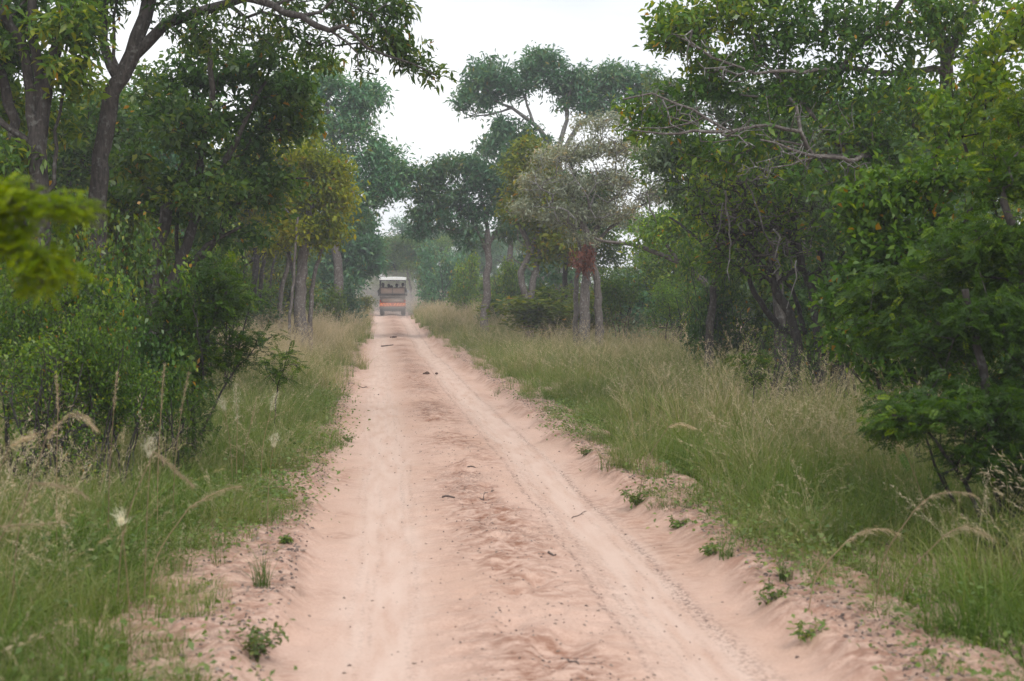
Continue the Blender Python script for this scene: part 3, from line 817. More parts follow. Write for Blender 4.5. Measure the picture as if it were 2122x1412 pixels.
hero('pale_limbed_tree', 'big tree with lichen-pale limbs stretching left across the dense crown', 20,
     [([(1935, 900, 1), (1930, 640, 1), (1935, 500, 1), (1925, 390, 1)], .22, .16, J),
      ([(1925, 395, 1), (1870, 345, .6), (1800, 322, 0), (1692, 326, -.3), (1655, 275, -.5), (1600, 262, -.6), (1560, 266, -.7), (1510, 270, -.8), (1462, 240, -.8), (1400, 214, -.9), (1350, 198, -.9), (1292, 206, -1)], .062, .012, N),
      ([(1800, 325, 0), (1745, 332, -.8), (1700, 325, -.8), (1640, 305, -.8), (1575, 290, -.8)], .045, .014, N),
      ([(1510, 270, -.8), (1440, 272, -.8), (1370, 276, -.8), (1300, 268, -.8)], .03, .008, N),
      ([(1462, 240, -.8), (1400, 262, -.8), (1330, 265, -.8)], .02, .006, N),
      ([(1925, 390, 1), (1955, 250, 1), (1958, 120, .6), (1930, 30, .4), (1860, -60, 0)], .13, .07, N),
      ([(1957, 140, .6), (1850, 150, .2), (1760, 140, 0), (1640, 150, -.5), (1530, 146, -.6), (1475, 118, -.6), (1432, 88, -.6)], .06, .015, N),
      ([(1957, 120, .6), (2000, 40, .5), (2040, -60, .5)], .08, .05, N), ([(1740, 135, 0), (1820, 60, .4), (1870, 0, .4)], .05, .04, N),
      ([(1692, 326, -.3), (1640, 340, -1), (1600, 345, -1), (1590, 370, -1)], .02, .008, N)],
     [(1420, 60, 70, 60, 55), (1500, 15, 100, 60, 60), (1620, 70, 110, 70, 70), (1500, 130, 90, 40, 44), (1750, 50, 120, 80, 70), (1900, 50, 120, 80, 70), (2050, 70, 120, 90, 70), (1700, 175, 120, 60, 60),
      (1850, 215, 120, 80, 70), (2000, 240, 110, 90, 60), (1600, 210, 110, 50, 46), (1440, 180, 60, 36, 24), (1370, 60, 40, 60, 24), (1400, 250, 60, 30, 14), (2100, 280, 80, 90, 40), (1760, 270, 100, 50, 40), (1560, 300, 80, 30, 16),
      (1650, -60, 200, 60, 70), (1950, -80, 200, 70, 70), (1340, 220, 40, 24, 8), (1340, 270, 50, 24, 12), (1450, 305, 60, 26, 16), (1530, 335, 60, 24, 16), (1650, 375, 70, 30, 20), (1760, 365, 80, 40, 26), (1300, 225, 36, 18, 8), (1850, 330, 70, 50, 26)],
     24500, .108, .048, 'dark_leaf', 'bark_grey', 116, bf=.25, odd=.008, spread=.10,
     bare=([(1350, 215, 60, 30, 26, -1.1), (1440, 245, 60, 40, 30, -1.2), (1540, 270, 70, 40, 34, -1.3), (1640, 320, 70, 40, 34, -1.3), (1500, 140, 80, 40, 26, -1.2), (1420, 100, 50, 50, 18, -1.1), (1700, 250, 80, 60, 24, -1.0), (1580, 360, 60, 40, 24, -1.5), (1760, 350, 60, 30, 16, -.9)], 'bark_pale', .0065))

hero('fine_leaved_tree', 'grey-green fine-leaved tree filling the gap behind the limb that stretches left', 27,
     [([(1620, 800), (1610, 600), (1590, 450), (1560, 330)], .14, .07, J), ([(1590, 450), (1500, 360), (1420, 300)], .06, .02, N), ([(1600, 520), (1680, 400), (1750, 310)], .07, .03, N)],
     [(1400, 240, 60, 40, 30), (1470, 320, 70, 40, 40), (1560, 250, 80, 50, 44), (1660, 290, 80, 50, 44), (1750, 300, 70, 60, 40), (1370, 320, 60, 40, 30), (1600, 390, 90, 40, 40), (1430, 400, 60, 36, 26), (1480, 200, 60, 40, 24),
      (1620, 180, 80, 50, 30), (1380, 180, 40, 40, 16), (1740, 420, 70, 50, 26)],
     17000, .105, .042, 'greygreen_leaf', 'bark_dark', 117, spread=.12)

# --- foreground shrubs with feathery leaves
def fr(pairs=9, lw=.013, ll=.04, droop=.05, flat=2.2):
    return dict(pairs=pairs, lw=lw, ll=ll, droop=droop, flat=flat)

hero('feathery_shrub', 'big dark green feathery thorn shrub crowding the grass, with dark bare stems beneath', 9.5,
     [([(2085, 1200), (2070, 1000), (2040, 800), (2000, 600)], .05, .025, J), ([(2110, 1200, .4), (2140, 900, .4), (2130, 600, .4), (2080, 420, .4)], .06, .03, J),
      ([(2060, 1180, -.2), (2000, 1000, -.4), (1930, 900, -.6), (1850, 860, -.8)], .02, .008, J), ([(2070, 1190, .2), (1990, 1060, .2), (1940, 960, .2), (1900, 850, .2)], .016, .007, J),
      ([(2090, 1190, .6), (2080, 900, 1), (2000, 720, 1.4), (1900, 640, 1.6)], .035, .012, J), ([(2060, 1160), (1960, 1155), (1880, 1140), (1800, 1130)], .01, .004, N)],
     [(2060, 500, 110, 70, 60, .4), (1980, 560, 120, 60, 60, .8), (1900, 600, 120, 50, 50, 1.2), (2060, 650, 110, 60, 60), (1960, 700, 120, 50, 50, .6), (1850, 700, 90, 40, 26, 1.2),
      (1900, 850, 120, 36, 50, -.5), (2040, 840, 110, 50, 56, -.2), (1850, 890, 50, 20, 10, -.6), (2100, 960, 70, 60, 40, -.2), (2100, 1080, 60, 60, 50), (2130, 1180, 60, 60, 40), (2125, 930, 50, 90, 40), (2090, 360, 80, 80, 44, .6), (2150, 700, 90, 200, 80, .2),
      (1800, 620, 70, 30, 24, 1.4), (2110, 240, 80, 90, 36, .8), (2000, 930, 60, 30, 16, -.4)],
     13000, .085, .02, 'feather_leaf', 'bark_dark', 201, spread=.06, thr=.02, frond=fr(8, .011, .026, .1, .9), cat='shrub', seg=.2, tip=.003)
hero('bright_feathery_shrub', 'bright yellow-green feathery branch reaching in past the thick dark trunk', 4.4,
     [([(-420, 1100), (-400, 800), (-330, 560), (-250, 470)], .03, .018, J), ([(-250, 470), (-120, 445), (0, 440), (90, 432), (170, 430)], .012, .004, N),
      ([(-260, 480), (-130, 500), (0, 510), (80, 530), (140, 560)], .018, .005, N), ([(-250, 470), (-120, 410), (-20, 395), (40, 395)], .015, .005, N), ([(0, 510), (40, 545), (90, 585)], .008, .004, N)],
     [(10, 415, 70, 12, 26), (105, 430, 60, 8, 22), (165, 432, 26, 5, 9), (10, 500, 60, 12, 22), (90, 538, 46, 9, 20), (140, 560, 16, 6, 6), (70, 590, 22, 8, 8), (-60, 420, 70, 40, 30), (-70, 520, 80, 40, 30), (10, 380, 40, 7, 10),
      (-200, 450, 90, 100, 30), (-330, 520, 90, 160, 30), (20, 462, 40, 5, 5)],
     1500, .055, .02, 'bright_leaf', 'bark_grey', 202, spread=.026, thr=.02, frond=fr(9, .0065, .014, .06, 1.4), cat='shrub', seg=.1, tip=.0018)
hero('broad_leaved_shrub', 'leafy green shrub with scattered yellow and orange leaves behind the dark feathery shrub', 13,
     [([(1900, 1000), (1895, 800), (1880, 650), (1860, 480)], .06, .03, J), ([(1960, 1000, .5), (1980, 800, .5), (2000, 600, .5), (2010, 400, .5)], .06, .03, J), ([(1880, 1000, .2), (1830, 850, .2), (1800, 700, .2), (1780, 560, .2)], .03, .012, J),
      ([(2060, 1000, 1), (2080, 700, 1), (2100, 450, 1)], .06, .03, J)],
     [(1850, 400, 80, 60, 50), (1950, 380, 100, 70, 60), (2050, 330, 100, 80, 60, .6), (1800, 480, 60, 50, 36), (1880, 520, 90, 50, 50), (1980, 500, 100, 60, 50), (1780, 560, 50, 36, 24), (1850, 640, 80, 50, 40),
      (1950, 650, 90, 60, 44), (1820, 740, 60, 40, 24), (1900, 760, 80, 40, 30), (2080, 550, 80, 100, 50), (2000, 800, 90, 60, 30), (2090, 200, 90, 80, 40), (2110, 60, 70, 90, 34), (2030, 150, 60, 60, 20), (1720, 620, 40, 40, 16), (1760, 690, 50, 40, 18), (1970, 240, 60, 50, 20), (1760, 420, 40, 40, 18), (2100, 800, 80, 100, 40)],
     14500, .08, .044, 'bush_leaf', 'bark_dark', 203, spread=.07, thr=.02, odd=.012, cat='shrub', seg=.25, tip=.004)
hero('low_feathery_shrub', 'dark feathery shrub with slanting thin stems at left edge of pale grass', 14.5,
     [([(400, 900), (405, 780), (430, 700), (470, 600)], .03, .012, J), ([(380, 900, .2), (370, 760, .2), (350, 660, .2)], .025, .01, J), ([(420, 900), (470, 790), (530, 720), (560, 700)], .018, .006, J), ([(390, 900, -.2), (420, 780, -.2), (400, 640, -.2)], .02, .008, J)],
     [(400, 660, 80, 40, 50), (470, 620, 60, 40, 36), (350, 640, 50, 50, 30), (420, 730, 80, 36, 40), (520, 700, 50, 20, 20), (380, 780, 70, 40, 28), (330, 720, 50, 50, 24), (480, 740, 60, 24, 18), (440, 560, 50, 30, 16)],
     1700, .12, .02, 'feather_leaf', 'bark_dark', 204, spread=.06, thr=.02, frond=fr(8, .014, .036), cat='shrub', seg=.2, tip=.003)
hero('thorn_sapling', 'small green thorn sapling with angular twigs standing alone in pale grass', 17,
     [([(570, 850), (575, 800), (590, 760), (600, 720)], .012, .005, J), ([(575, 800), (555, 770), (548, 745)], .006, .003, N), ([(590, 760), (620, 750)], .005, .003, N)],
     [(595, 735, 22, 14, 16), (570, 770, 24, 16, 14), (612, 758, 18, 8, 8), (552, 750, 12, 10, 6), (590, 790, 20, 12, 8)],
     260, .12, .02, 'feather_leaf', 'bark_dark', 205, spread=.03, thr=.02, frond=fr(7, .014, .03), cat='sapling', seg=.12, tip=.003)
hero('grass_edge_sapling', 'small bright feathery sapling in tall grass below the tangle of dark stems', 18,
     [([(1560, 850), (1562, 800), (1550, 760), (1530, 740)], .014, .005, J), ([(1562, 800), (1580, 770), (1590, 740)], .008, .003, N)],
     [(1535, 748, 26, 12, 14), (1580, 745, 22, 14, 12), (1560, 780, 26, 14, 10)],
     220, .12, .02, 'feather_leaf', 'bark_dark', 206, spread=.03, thr=.02, frond=fr(7, .014, .03), cat='sapling', seg=.12, tip=.003)

# --- pale dead vines hanging in the tangled thicket
def vine(label, pts, Y, r=.012, seed=1):
    rng = np.random.default_rng(seed)
    p = catmull(np.array(stem_pts(pts, Y)), .12)
    p[1:-1] += rng.normal(0, .02, (len(p) - 2, 3))
    par = np.arange(-1, len(p) - 1)
    rad = np.linspace(r, r * .45, len(p))
    V, Fq = tubes(p, par, rad, rng)
    o = obj('dead_branch', mesh_from('dead_branch', V - p[0], Fq.ravel(), np.full(len(Fq), 4), M['bark_pale'], True), None, tuple(p[0]))
    tag(o, label, 'branch', 'pale dead branches hanging in the thicket')
vine('pale dead branch hanging straight down left of the thicket centre', [(1503, 395), (1510, 450), (1514, 520), (1512, 580)], 20.5, .016, 1)
vine('pale dead branch crossing diagonally above the dark stems', [(1540, 350), (1560, 400), (1573, 440), (1580, 472)], 20.6, .017, 2)
vine('crooked pale dead branch bending down to the dark leaning stem', [(1602, 475), (1613, 510), (1608, 550), (1600, 570)], 20.4, .016, 3)
vine('thin pale twig hanging lowest in front of the thicket trunks', [(1650, 540), (1648, 575), (1640, 610), (1630, 640)], 20.2, .012, 4)
vine('thin dead twig slanting between the hanging straight branch and the leaves', [(1498, 420), (1492, 470), (1484, 500), (1472, 516)], 20.7, .010, 5)

# ------------------------------------------------------------------ shrubs of the understorey
def bush_proto(seed, h, w, n_at, nl, L, W, leafmat, bark='bark_dark', frond=None, tip=.004, low=.15, nst=5, spread=.09):
    rng = np.random.default_rng(seed)
    stems = []
    for k in range(nst):
        a = rng.uniform(0, 2 * np.pi); q = rng.uniform(.25, .7) * w
        b = np.array([rng.normal(0, .12), rng.normal(0, .12), -.1])
        stems.append(([b, b + np.array([math.cos(a) * q * .3, math.sin(a) * q * .3, h * .3]), np.array([math.cos(a) * q, math.sin(a) * q, h * rng.uniform(.5, .8)])], rng.uniform(.02, .04), .01))
    at = []
    ncl = 9
    for k in range(ncl):
        a = rng.uniform(0, 2 * np.pi); q = math.sqrt(rng.random()) * w * .75
        z = rng.uniform(low + .1, .82) * h
        q *= 1 - .45 * (z / h) ** 2
        v = nrm(rng.normal(0, 1, (n_at // ncl, 3))) * (rng.random(n_at // ncl) ** .45)[:, None]
        at.append(np.array([math.cos(a) * q, math.sin(a) * q, z]) + v * np.array([.38 * w, .38 * w, .2 * h]))
    at = np.vstack(at); at[:, 2] = np.clip(at[:, 2], .08, None)
    A, par, rad, ns = grow(stems, at, rng, .3, .22 if h < 4 else .4, .14, tip)
    if frond:
        LV, LT = make_fronds(A, par, rad, ns, nl, rng, L, spread * .6, .02, seed, **frond)
    else:
        LV, LT = make_leaves(A, par, rad, ns, nl, rng, L, W, spread, .03, seed)
    V, Fq = tubes(A, par, rad, rng)
    top = float(np.percentile(LV[:, 2], 99)); wid = float(np.percentile(np.abs(LV[:, 0]), 97))
    return dict(trunk=mesh_from('stems', V, Fq.ravel(), np.full(len(Fq), 4), M[bark], True), crown=quad_mesh('crown', LV, M[leafmat], LT, np.zeros(3)), h=top, w=wid)

BP = {
    'leafy': bush_proto(301, 2.4, 1.3, 460, 5200, .064, .036, 'bush_leaf', spread=.07),
    'leafy2': bush_proto(302, 2.6, 1.2, 460, 4600, .072, .038, 'bush_leaf', spread=.08),
    'dark': bush_proto(303, 2.6, 1.3, 400, 5600, .085, .048, 'dark_leaf', spread=.08),
    'olive': bush_proto(304, 2.5, 1.3, 360, 5500, .075, .04, 'olive_leaf'),
    'feather': bush_proto(305, 2.2, 1.3, 260, 1500, .13, .02, 'feather_leaf', frond=fr(8, .015, .036)),
    'twiggy': bush_proto(306, 2.4, 1.2, 520, 1500, .05, .03, 'bush_leaf', nst=9, tip=.0045),
    'far_leafy': bush_proto(307, 3.2, 1.8, 260, 4200, .14, .075, 'bush_leaf', tip=.008, spread=.16),
    'far_olive': bush_proto(308, 3.0, 1.7, 260, 4000, .15, .075, 'olive_leaf', tip=.008, spread=.16),
    'far_dark': bush_proto(309, 3.4, 1.8, 260, 4200, .15, .08, 'dark_leaf', tip=.008, spread=.16),
    'far_teal': bush_proto(310, 3.4, 1.8, 260, 4200, .17, .075, 'teal_leaf', tip=.008, spread=.18),
}

def place_bush(kind, x, Y, h, w, rz, label, group=None, name='shrub', cat='shrub'):
    p = BP[kind]
    z = float(ground_z(x, Y))
    t = thing(name, label, cat, (x, Y, z), group)
    t.rotation_euler = (0, 0, rz)
    t.scale = (w / p['w'], w / p['w'], h / p['h'])
    obj('stems', p['trunk'], t); obj('crown', p['crown'], t)
    return t

rb = random.Random(5)
def bush_at(kind, px, top, hw, Y, label, group='shrubs of the understorey'):
    c = P(px, top, Y)
    h = c[2] - float(ground_z(c[0], Y))
    place_bush(kind, c[0], Y, h, hw / ppm(Y), rb.uniform(0, 6.28), label, group)

for a in [
    ('leafy', 20, 570, 110, 13, 'leafy shrub at the foot of the thick dark trunk, furthest left'),
    ('leafy2', 140, 500, 100, 14.5, 'sprawling green shrub right below the bright feathery branch'),
    ('dark', 250, 470, 110, 17, 'dim green shrub hiding the foot of the leaning arching tree'),
    ('dark', 320, 570, 100, 14.5, 'low leafy shrub between the tall seed stalks and the dark feathery shrub'),
    ('twiggy', 90, 720, 110, 11.5, 'low twiggy shrub with small yellow leaves behind the tan seed plumes'),
    ('leafy', 205, 640, 90, 12.2, 'low bushy shrub behind the upright tan seed stalks'),
    ('leafy', 465, 520, 90, 24, 'bright leafy shrub beneath the twisted tree'),
    ('dark', 390, 460, 90, 26, 'dim shrub behind the twisted tree stems'),
    ('dark', 20, 400, 110, 21, 'dim shrub behind the left forked trunk, shaded'),
    ('olive', 150, 400, 110, 23, 'brownish-green shrub between the two big left trunks'),
    ('leafy', 255, 745, 100, 12.4, 'low rounded leafy shrub behind the upright seed stalks, below taller loose shrubs'),
    ('leafy2', 60, 700, 100, 12.2, 'low leafy shrub behind the arching brown seed plume at far left'),
    ('feather', 360, 760, 80, 13, 'low feathery shrub at the foot of the dark slanting stems'),
    ('olive', 300, 420, 100, 25, 'brownish-green shrub seen between arching tree and twisted tree'),
    ('leafy2', 540, 580, 60, 47, 'green shrub behind the pair of slender trunks'),
    ('leafy', 475, 610, 50, 36, 'leafy shrub at the back of the pale grass, left of the slender trunks'),
    ('far_leafy', 668, 600, 46, 58, 'green shrub behind the burn-scarred trunk'),
    ('far_teal', 706, 590, 44, 68, 'hazy blue-green shrub beneath the overhanging tree'),
    ('far_olive', 742, 610, 30, 82, 'pale olive shrub at grass edge left of the vehicle'),
    ('far_teal', 915, 505, 44, 92, 'tall hazy blue-green shrub just right of the vehicle'),
    ('far_leafy', 880, 520, 34, 106, 'hazy green shrub right behind the vehicle mirror'),
    ('far_leafy', 965, 530, 40, 80, 'leafy green shrub left of the three-limbed grey trunk'),
    ('far_leafy', 1050, 545, 50, 70, 'green shrub between three-limbed trunk and kinked trunk'),
    ('far_dark', 1030, 610, 40, 64, 'brown-shaded low shrub right of the three-limbed trunk'),
    ('leafy2', 1150, 590, 46, 52, 'yellow-green shrub between kinked trunk and twin pale trunks'),
    ('leafy', 1285, 560, 70, 45, 'bright green shrub right of the twin pale trunks'),
    ('leafy2', 1350, 510, 80, 48, 'tall green shrub beneath the long bare limb'),
    ('leafy', 1400, 580, 66, 41, 'green shrub left of the twin trunks with the long limb'),
    ('twiggy', 1440, 600, 60, 38, 'twiggy dark shrub right beside the long limbed trunks'),
    ('dark', 1560, 590, 80, 30, 'dim shrub behind the thicket stems'),
    ('twiggy', 1600, 680, 66, 21, 'bare twiggy shrub at the foot of the thicket stems'),
    ('twiggy', 1690, 720, 66, 20.5, 'bare twiggy shrub in front of the thicket trunks'),
    ('dark', 1470, 500, 70, 30, 'dim shrub behind the pale hanging dead branch'),
    ('dark', 1660, 500, 110, 28, 'dim shrub filling the gap behind the tangled thicket'),
    ('dark', 1820, 480, 130, 22, 'dim shrub behind the broad-leaved shrub'),
    ('leafy2', 1860, 640, 100, 15.5, 'leafy shrub low behind the dark feathery shrub'),
    ('dark', 2000, 420, 140, 19, 'tall dim shrub behind the feathery shrub crown'),
    ('dark', 2090, 560, 120, 12.5, 'dim shrub deep behind the dark feathery stems'),
    ('feather', 2105, 1080, 110, 8.6, 'feathery shrub drooping to the grass in the lower right corner'),
]:
    bush_at(*a)

# ------------------------------------------------------------------ woodland behind: copies of a few tree kinds
def tree_proto(seed, h, leafmat, bark, L, W, nl, crown_w, base=.35):
    rng = np.random.default_rng(seed)
    lean = rng.normal(0, .12, 2)
    top = np.array([lean[0] * h, lean[1] * h, h * .6])
    stems = [([np.array([0, 0, -.15]), np.array([lean[0] * h * .2 + .1, lean[1] * h * .3, h * .25]), top], .16, .07)]
    for k in range(3):
        a = rng.uniform(0, 6.28)
        q = top * rng.uniform(.45, .9)
        stems.append(([q, q + np.array([math.cos(a), math.sin(a), .8]) * h * .12, q + np.array([math.cos(a), math.sin(a), .7]) * h * .26], .07, .03))
    at = []
    for k in range(13):
        a = rng.uniform(0, 6.28); q = math.sqrt(rng.random()) * crown_w * .75
        z = h * rng.uniform(base + .1, .92)
        v = nrm(rng.normal(0, 1, (24, 3))) * (rng.random(24) ** .45)[:, None]
        at.append(np.array([math.cos(a) * q + top[0], math.sin(a) * q + top[1], z]) + v * np.array([crown_w * .36, crown_w * .36, h * .09]))
    A, par, rad, ns = grow(stems, np.vstack(at), rng, .28, .5, .14, .011)
    LV, LT = make_leaves(A, par, rad, ns, nl, rng, L, W, .22, .05, seed)
    V, Fq = tubes(A, par, rad, rng, .011)
    return dict(trunk=mesh_from('trunk', V, Fq.ravel(), np.full(len(Fq), 4), M[bark], True), crown=quad_mesh('crown', LV, M[leafmat], LT, np.zeros(3)), h=float(np.percentile(LV[:, 2], 99.5)))

TP = [tree_proto(401, 7.0, 'dark_leaf', 'bark_dark', .17, .075, 11000, 2.6), tree_proto(402, 7.5, 'teal_leaf', 'bark_grey', .2, .08, 10000, 2.9),
      tree_proto(403, 6.5, 'olive_leaf', 'bark_grey', .17, .08, 9000, 2.5), tree_proto(404, 7.0, 'bush_leaf', 'bark_dark', .16, .075, 10000, 2.6, .2),
      tree_proto(405, 8.0, 'teal_leaf', 'bark_grey', .22, .09, 10000, 3.2)]
KINDS = ['dark green', 'blue-green', 'olive', 'leafy green', 'broad blue-green']

def skyline(px):                          # lowest row the crowns of the woodland may reach
    return float(np.interp(px, [-400, 150, 420, 560, 700, 780, 835, 870, 930, 1000, 1100, 1300, 1500, 2500], [190, 190, 190, 230, 330, 440, 455, 450, 450, 400, 330, 300, 170, 130]))

LANDMARKS = [(-900, 130, 'the thick dark forked trunk'), (130, 270, 'the leaning arching tree'), (270, 400, 'the twisted tree'), (400, 500, 'the outer crown of the twisted tree'),
             (500, 580, 'the pair of slender trunks'), (580, 680, 'the burn-scarred trunk'), (680, 765, 'the overhanging tree'), (765, 860, 'the vehicle'), (860, 960, 'the hazy grass right of the vehicle'),
             (960, 1045, 'the three-limbed grey trunk'), (1045, 1150, 'the kinked grey trunk'), (1150, 1270, 'the twin pale trunks'), (1270, 1400, 'the long bare limb'), (1400, 1530, 'the twin trunks with the long limb'),
             (1530, 1680, 'the tangle of bare twigs'), (1680, 1800, 'the thicket trunks'), (1800, 1950, 'the broad-leaved shrub'), (1950, 9000, 'the dark feathery shrub')]
def where(x, Y):
    c = CAM_M.transposed() @ Vector((x, Y, -CAM_H))
    px = 1061 + F * c.x / -c.z
    for a, b, w in LANDMARKS:
        if a <= px < b:
            break
    d = 'close behind' if Y < 45 else 'behind' if Y < 65 else 'well behind' if Y < 90 else 'far behind' if Y < 125 else 'far beyond'
    return d + ' ' + w

rt = random.Random(11)
placed = []
def try_tree(x, Y, i, side):
    if abs(x - float(road_x(Y))) < 3.4 and Y < 112: return False
    for (a, b) in placed:
        if (a - x) ** 2 + (b - Y) ** 2 < 5: return False
    q = np.array([x, Y, 0.0]) - np.array([0, 0, CAM_H])
    c = CAM_M.transposed() @ Vector(q)
    px = 1061 + F * c.x / -c.z
    if px < -250 or px > 2370: return False
    if 1250 < px < 1650 and i == 2: i = 0
    p = TP[i]
    h = rt.uniform(.75, 1.15) * p['h']
    s = 3.2 * ppm(Y)
    lim = max(skyline(px - s * .6), skyline(px), skyline(px + s * .6))
    hm = P(px, lim, Y)[2] - float(ground_z(x, Y))
    if hm < 2.6: return False
    h = min(h, hm)
    k = h / p['h']
    t = thing('woodland_tree', f'{"taller" if h > 6.2 else "small" if h < 4.2 else "mid-sized"} {KINDS[i]} tree {where(x, Y)}', 'tree', (x, Y, float(ground_z(x, Y))), f'{KINDS[i]} trees of the woodland {side} the track')
    kx = max(k, .7)
    t.scale = (kx, kx, k); t.rotation_euler = (0, 0, rt.uniform(0, 6.28))
    obj('trunk', p['trunk'], t); obj('crown', p['crown'], t)
    placed.append((x, Y))
    return True

n = 0
for tries in range(900):
    if n >= 62: break
    Y = 27 + 95 * rt.random() ** 1.2
    if rt.random() < .5:
        x = float(road_x(Y)) - 4.6 - (4 + .24 * Y) * rt.random(); sd = 'left of'
    else:
        x = float(road_x(Y)) + 5.2 + (6 + .36 * Y) * rt.random(); sd = 'right of'
    n += try_tree(x, Y, rt.randrange(5), sd)
n = 0
for tries in range(300):
    if n >= 34: break
    Y = rt.uniform(114, 175)
    n += try_tree(float(road_x(Y)) + rt.uniform(-14, 16), Y, rt.choice([0, 1, 3, 4]), 'closing the far end of')

n = 0
for tries in range(900):
    if n >= 120: break
    Y = 24 + 100 * rt.random() ** 1.1
    left = rt.random() < .5
    x = float(road_x(Y)) + (-(4.4 + (4 + .22 * Y) * rt.random()) if left else 4.6 + (5 + .36 * Y) * rt.random())
    c = CAM_M.transposed() @ Vector((x, Y, -CAM_H))
    px = 1061 + F * c.x / -c.z
    if px < -150 or px > 2270: continue
    if not left and Y < 44 and x < 9 + 0.1 * Y: continue
    if left and Y < 40 and x > -6: continue
    kd = rt.choice(['far_leafy', 'far_olive', 'far_dark', 'far_teal'])
    wd = {'far_leafy': 'leafy green', 'far_olive': 'olive', 'far_dark': 'dark green', 'far_teal': 'blue-green'}[kd]
    sd = 'left of' if left else 'right of'
    hb = rt.uniform(1.8, 3.4)
    place_bush(kd, x, Y, hb, rt.uniform(1.2, 2.2), rt.uniform(0, 6.28), f'{"tall" if hb > 2.8 else "low" if hb < 2.2 else "rounded"} {wd} shaded shrub {where(x, Y)}', f'{wd} shrubs under the trees {sd} the track')
    n += 1

for k in range(16):
    Y = rt.uniform(112, 150); x = float(road_x(Y)) + (-9 + 1.2 * k + rt.uniform(-.5, .5))
    if Y < 122 and abs(x - float(road_x(Y))) < 2.5: Y = 128
    kd = rt.choice(['far_leafy', 'far_teal']); hb = rt.uniform(2.4, 3.6); wd = 'leafy green' if kd == 'far_leafy' else 'blue-green'
    lat_ = x - float(road_x(Y))
    place_bush(kd, x, Y, hb, rt.uniform(1.6, 2.4), rt.uniform(0, 6.28), f'{"tall" if hb > 3 else "lower"} hazy {wd} shrub at the far end {"straight beyond" if abs(lat_) < 3 else "left beyond" if lat_ < 0 else "right beyond"} the vehicle', f'hazy {wd} shrubs at the far end of the track')

# ------------------------------------------------------------------ grass
def tuft(name, nb, h, spread, lean, w, tone0, tone1, rng, heads=0, segs=4, mat='grass', headtone=.9, var=.35):
    Vs, T = [], []
    def blade(b, a, hh, ln, ww, t0, t1, sg=segs):
        t = np.linspace(0, 1, sg + 1)
        out = np.array([math.cos(a), math.sin(a), 0])
        p = b + out * (ln * hh * t ** 2)[:, None] + np.array([0, 0, 1]) * (hh * t * (1 - .28 * min(ln, 1.6) * t))[:, None]
        sa = a + 1.57 + rng.normal(0, .7)
        sd = np.array([math.cos(sa), math.sin(sa), 0])
        hw = ww * .5 * np.clip(1 - t ** 1.6, .06, 1)
        l, r = p - sd * hw[:, None], p + sd * hw[:, None]
        for i in range(sg):
            Vs.extend([l[i], r[i], r[i + 1], l[i + 1]])
            T.append(np.clip(t0 + (t1 - t0) * (t[i] + .1) + rng.normal(0, .04), 0, 1))
        return p, out
    for k in range(nb):
        q = math.sqrt(rng.random()) * spread; a0 = rng.uniform(0, 6.28)
        b = np.array([math.cos(a0) * q, math.sin(a0) * q, -.02])
        off = rng.normal(0, .1)
        blade(b, a0 + rng.normal(0, 1.3), h * rng.uniform(1 - var, 1 + var * .6), lean * (.15 + 1.9 * rng.random() ** 1.6), w * rng.uniform(.6, 1.3), tone0 + off, tone1 + off)
    for k in range(heads):
        q = math.sqrt(rng.random()) * spread * .7; a0 = rng.uniform(0, 6.28)
        b = np.array([math.cos(a0) * q, math.sin(a0) * q, -.02])
        p, out = blade(b, a0, h * rng.uniform(1.1, 1.6), lean * rng.uniform(.3, .9), w * .55, .5, .8, 5)
        d = nrm(p[-1] - p[-2])
        m = 26
        tt = rng.random(m)
        c = p[-2] + (p[-1] - p[-2]) * (-.1 + 1.3 * tt)[:, None] + rng.normal(0, .008, (m, 3))
        L = leaf_arrays(c, d * .9 + rng.normal(0, .35, (m, 3)), rng.normal(0, 1, (m, 3)), rng.uniform(.02, .042, m), rng.uniform(.0022, .0045, m) * (2.2 if w > .012 else 1), .1)
        Vs.extend(L); T.extend(np.clip(rng.normal(headtone, .08, m), 0, 1))
    V = np.array(Vs); 
    return quad_mesh(name, V, M[mat], np.array(T), np.zeros(3))

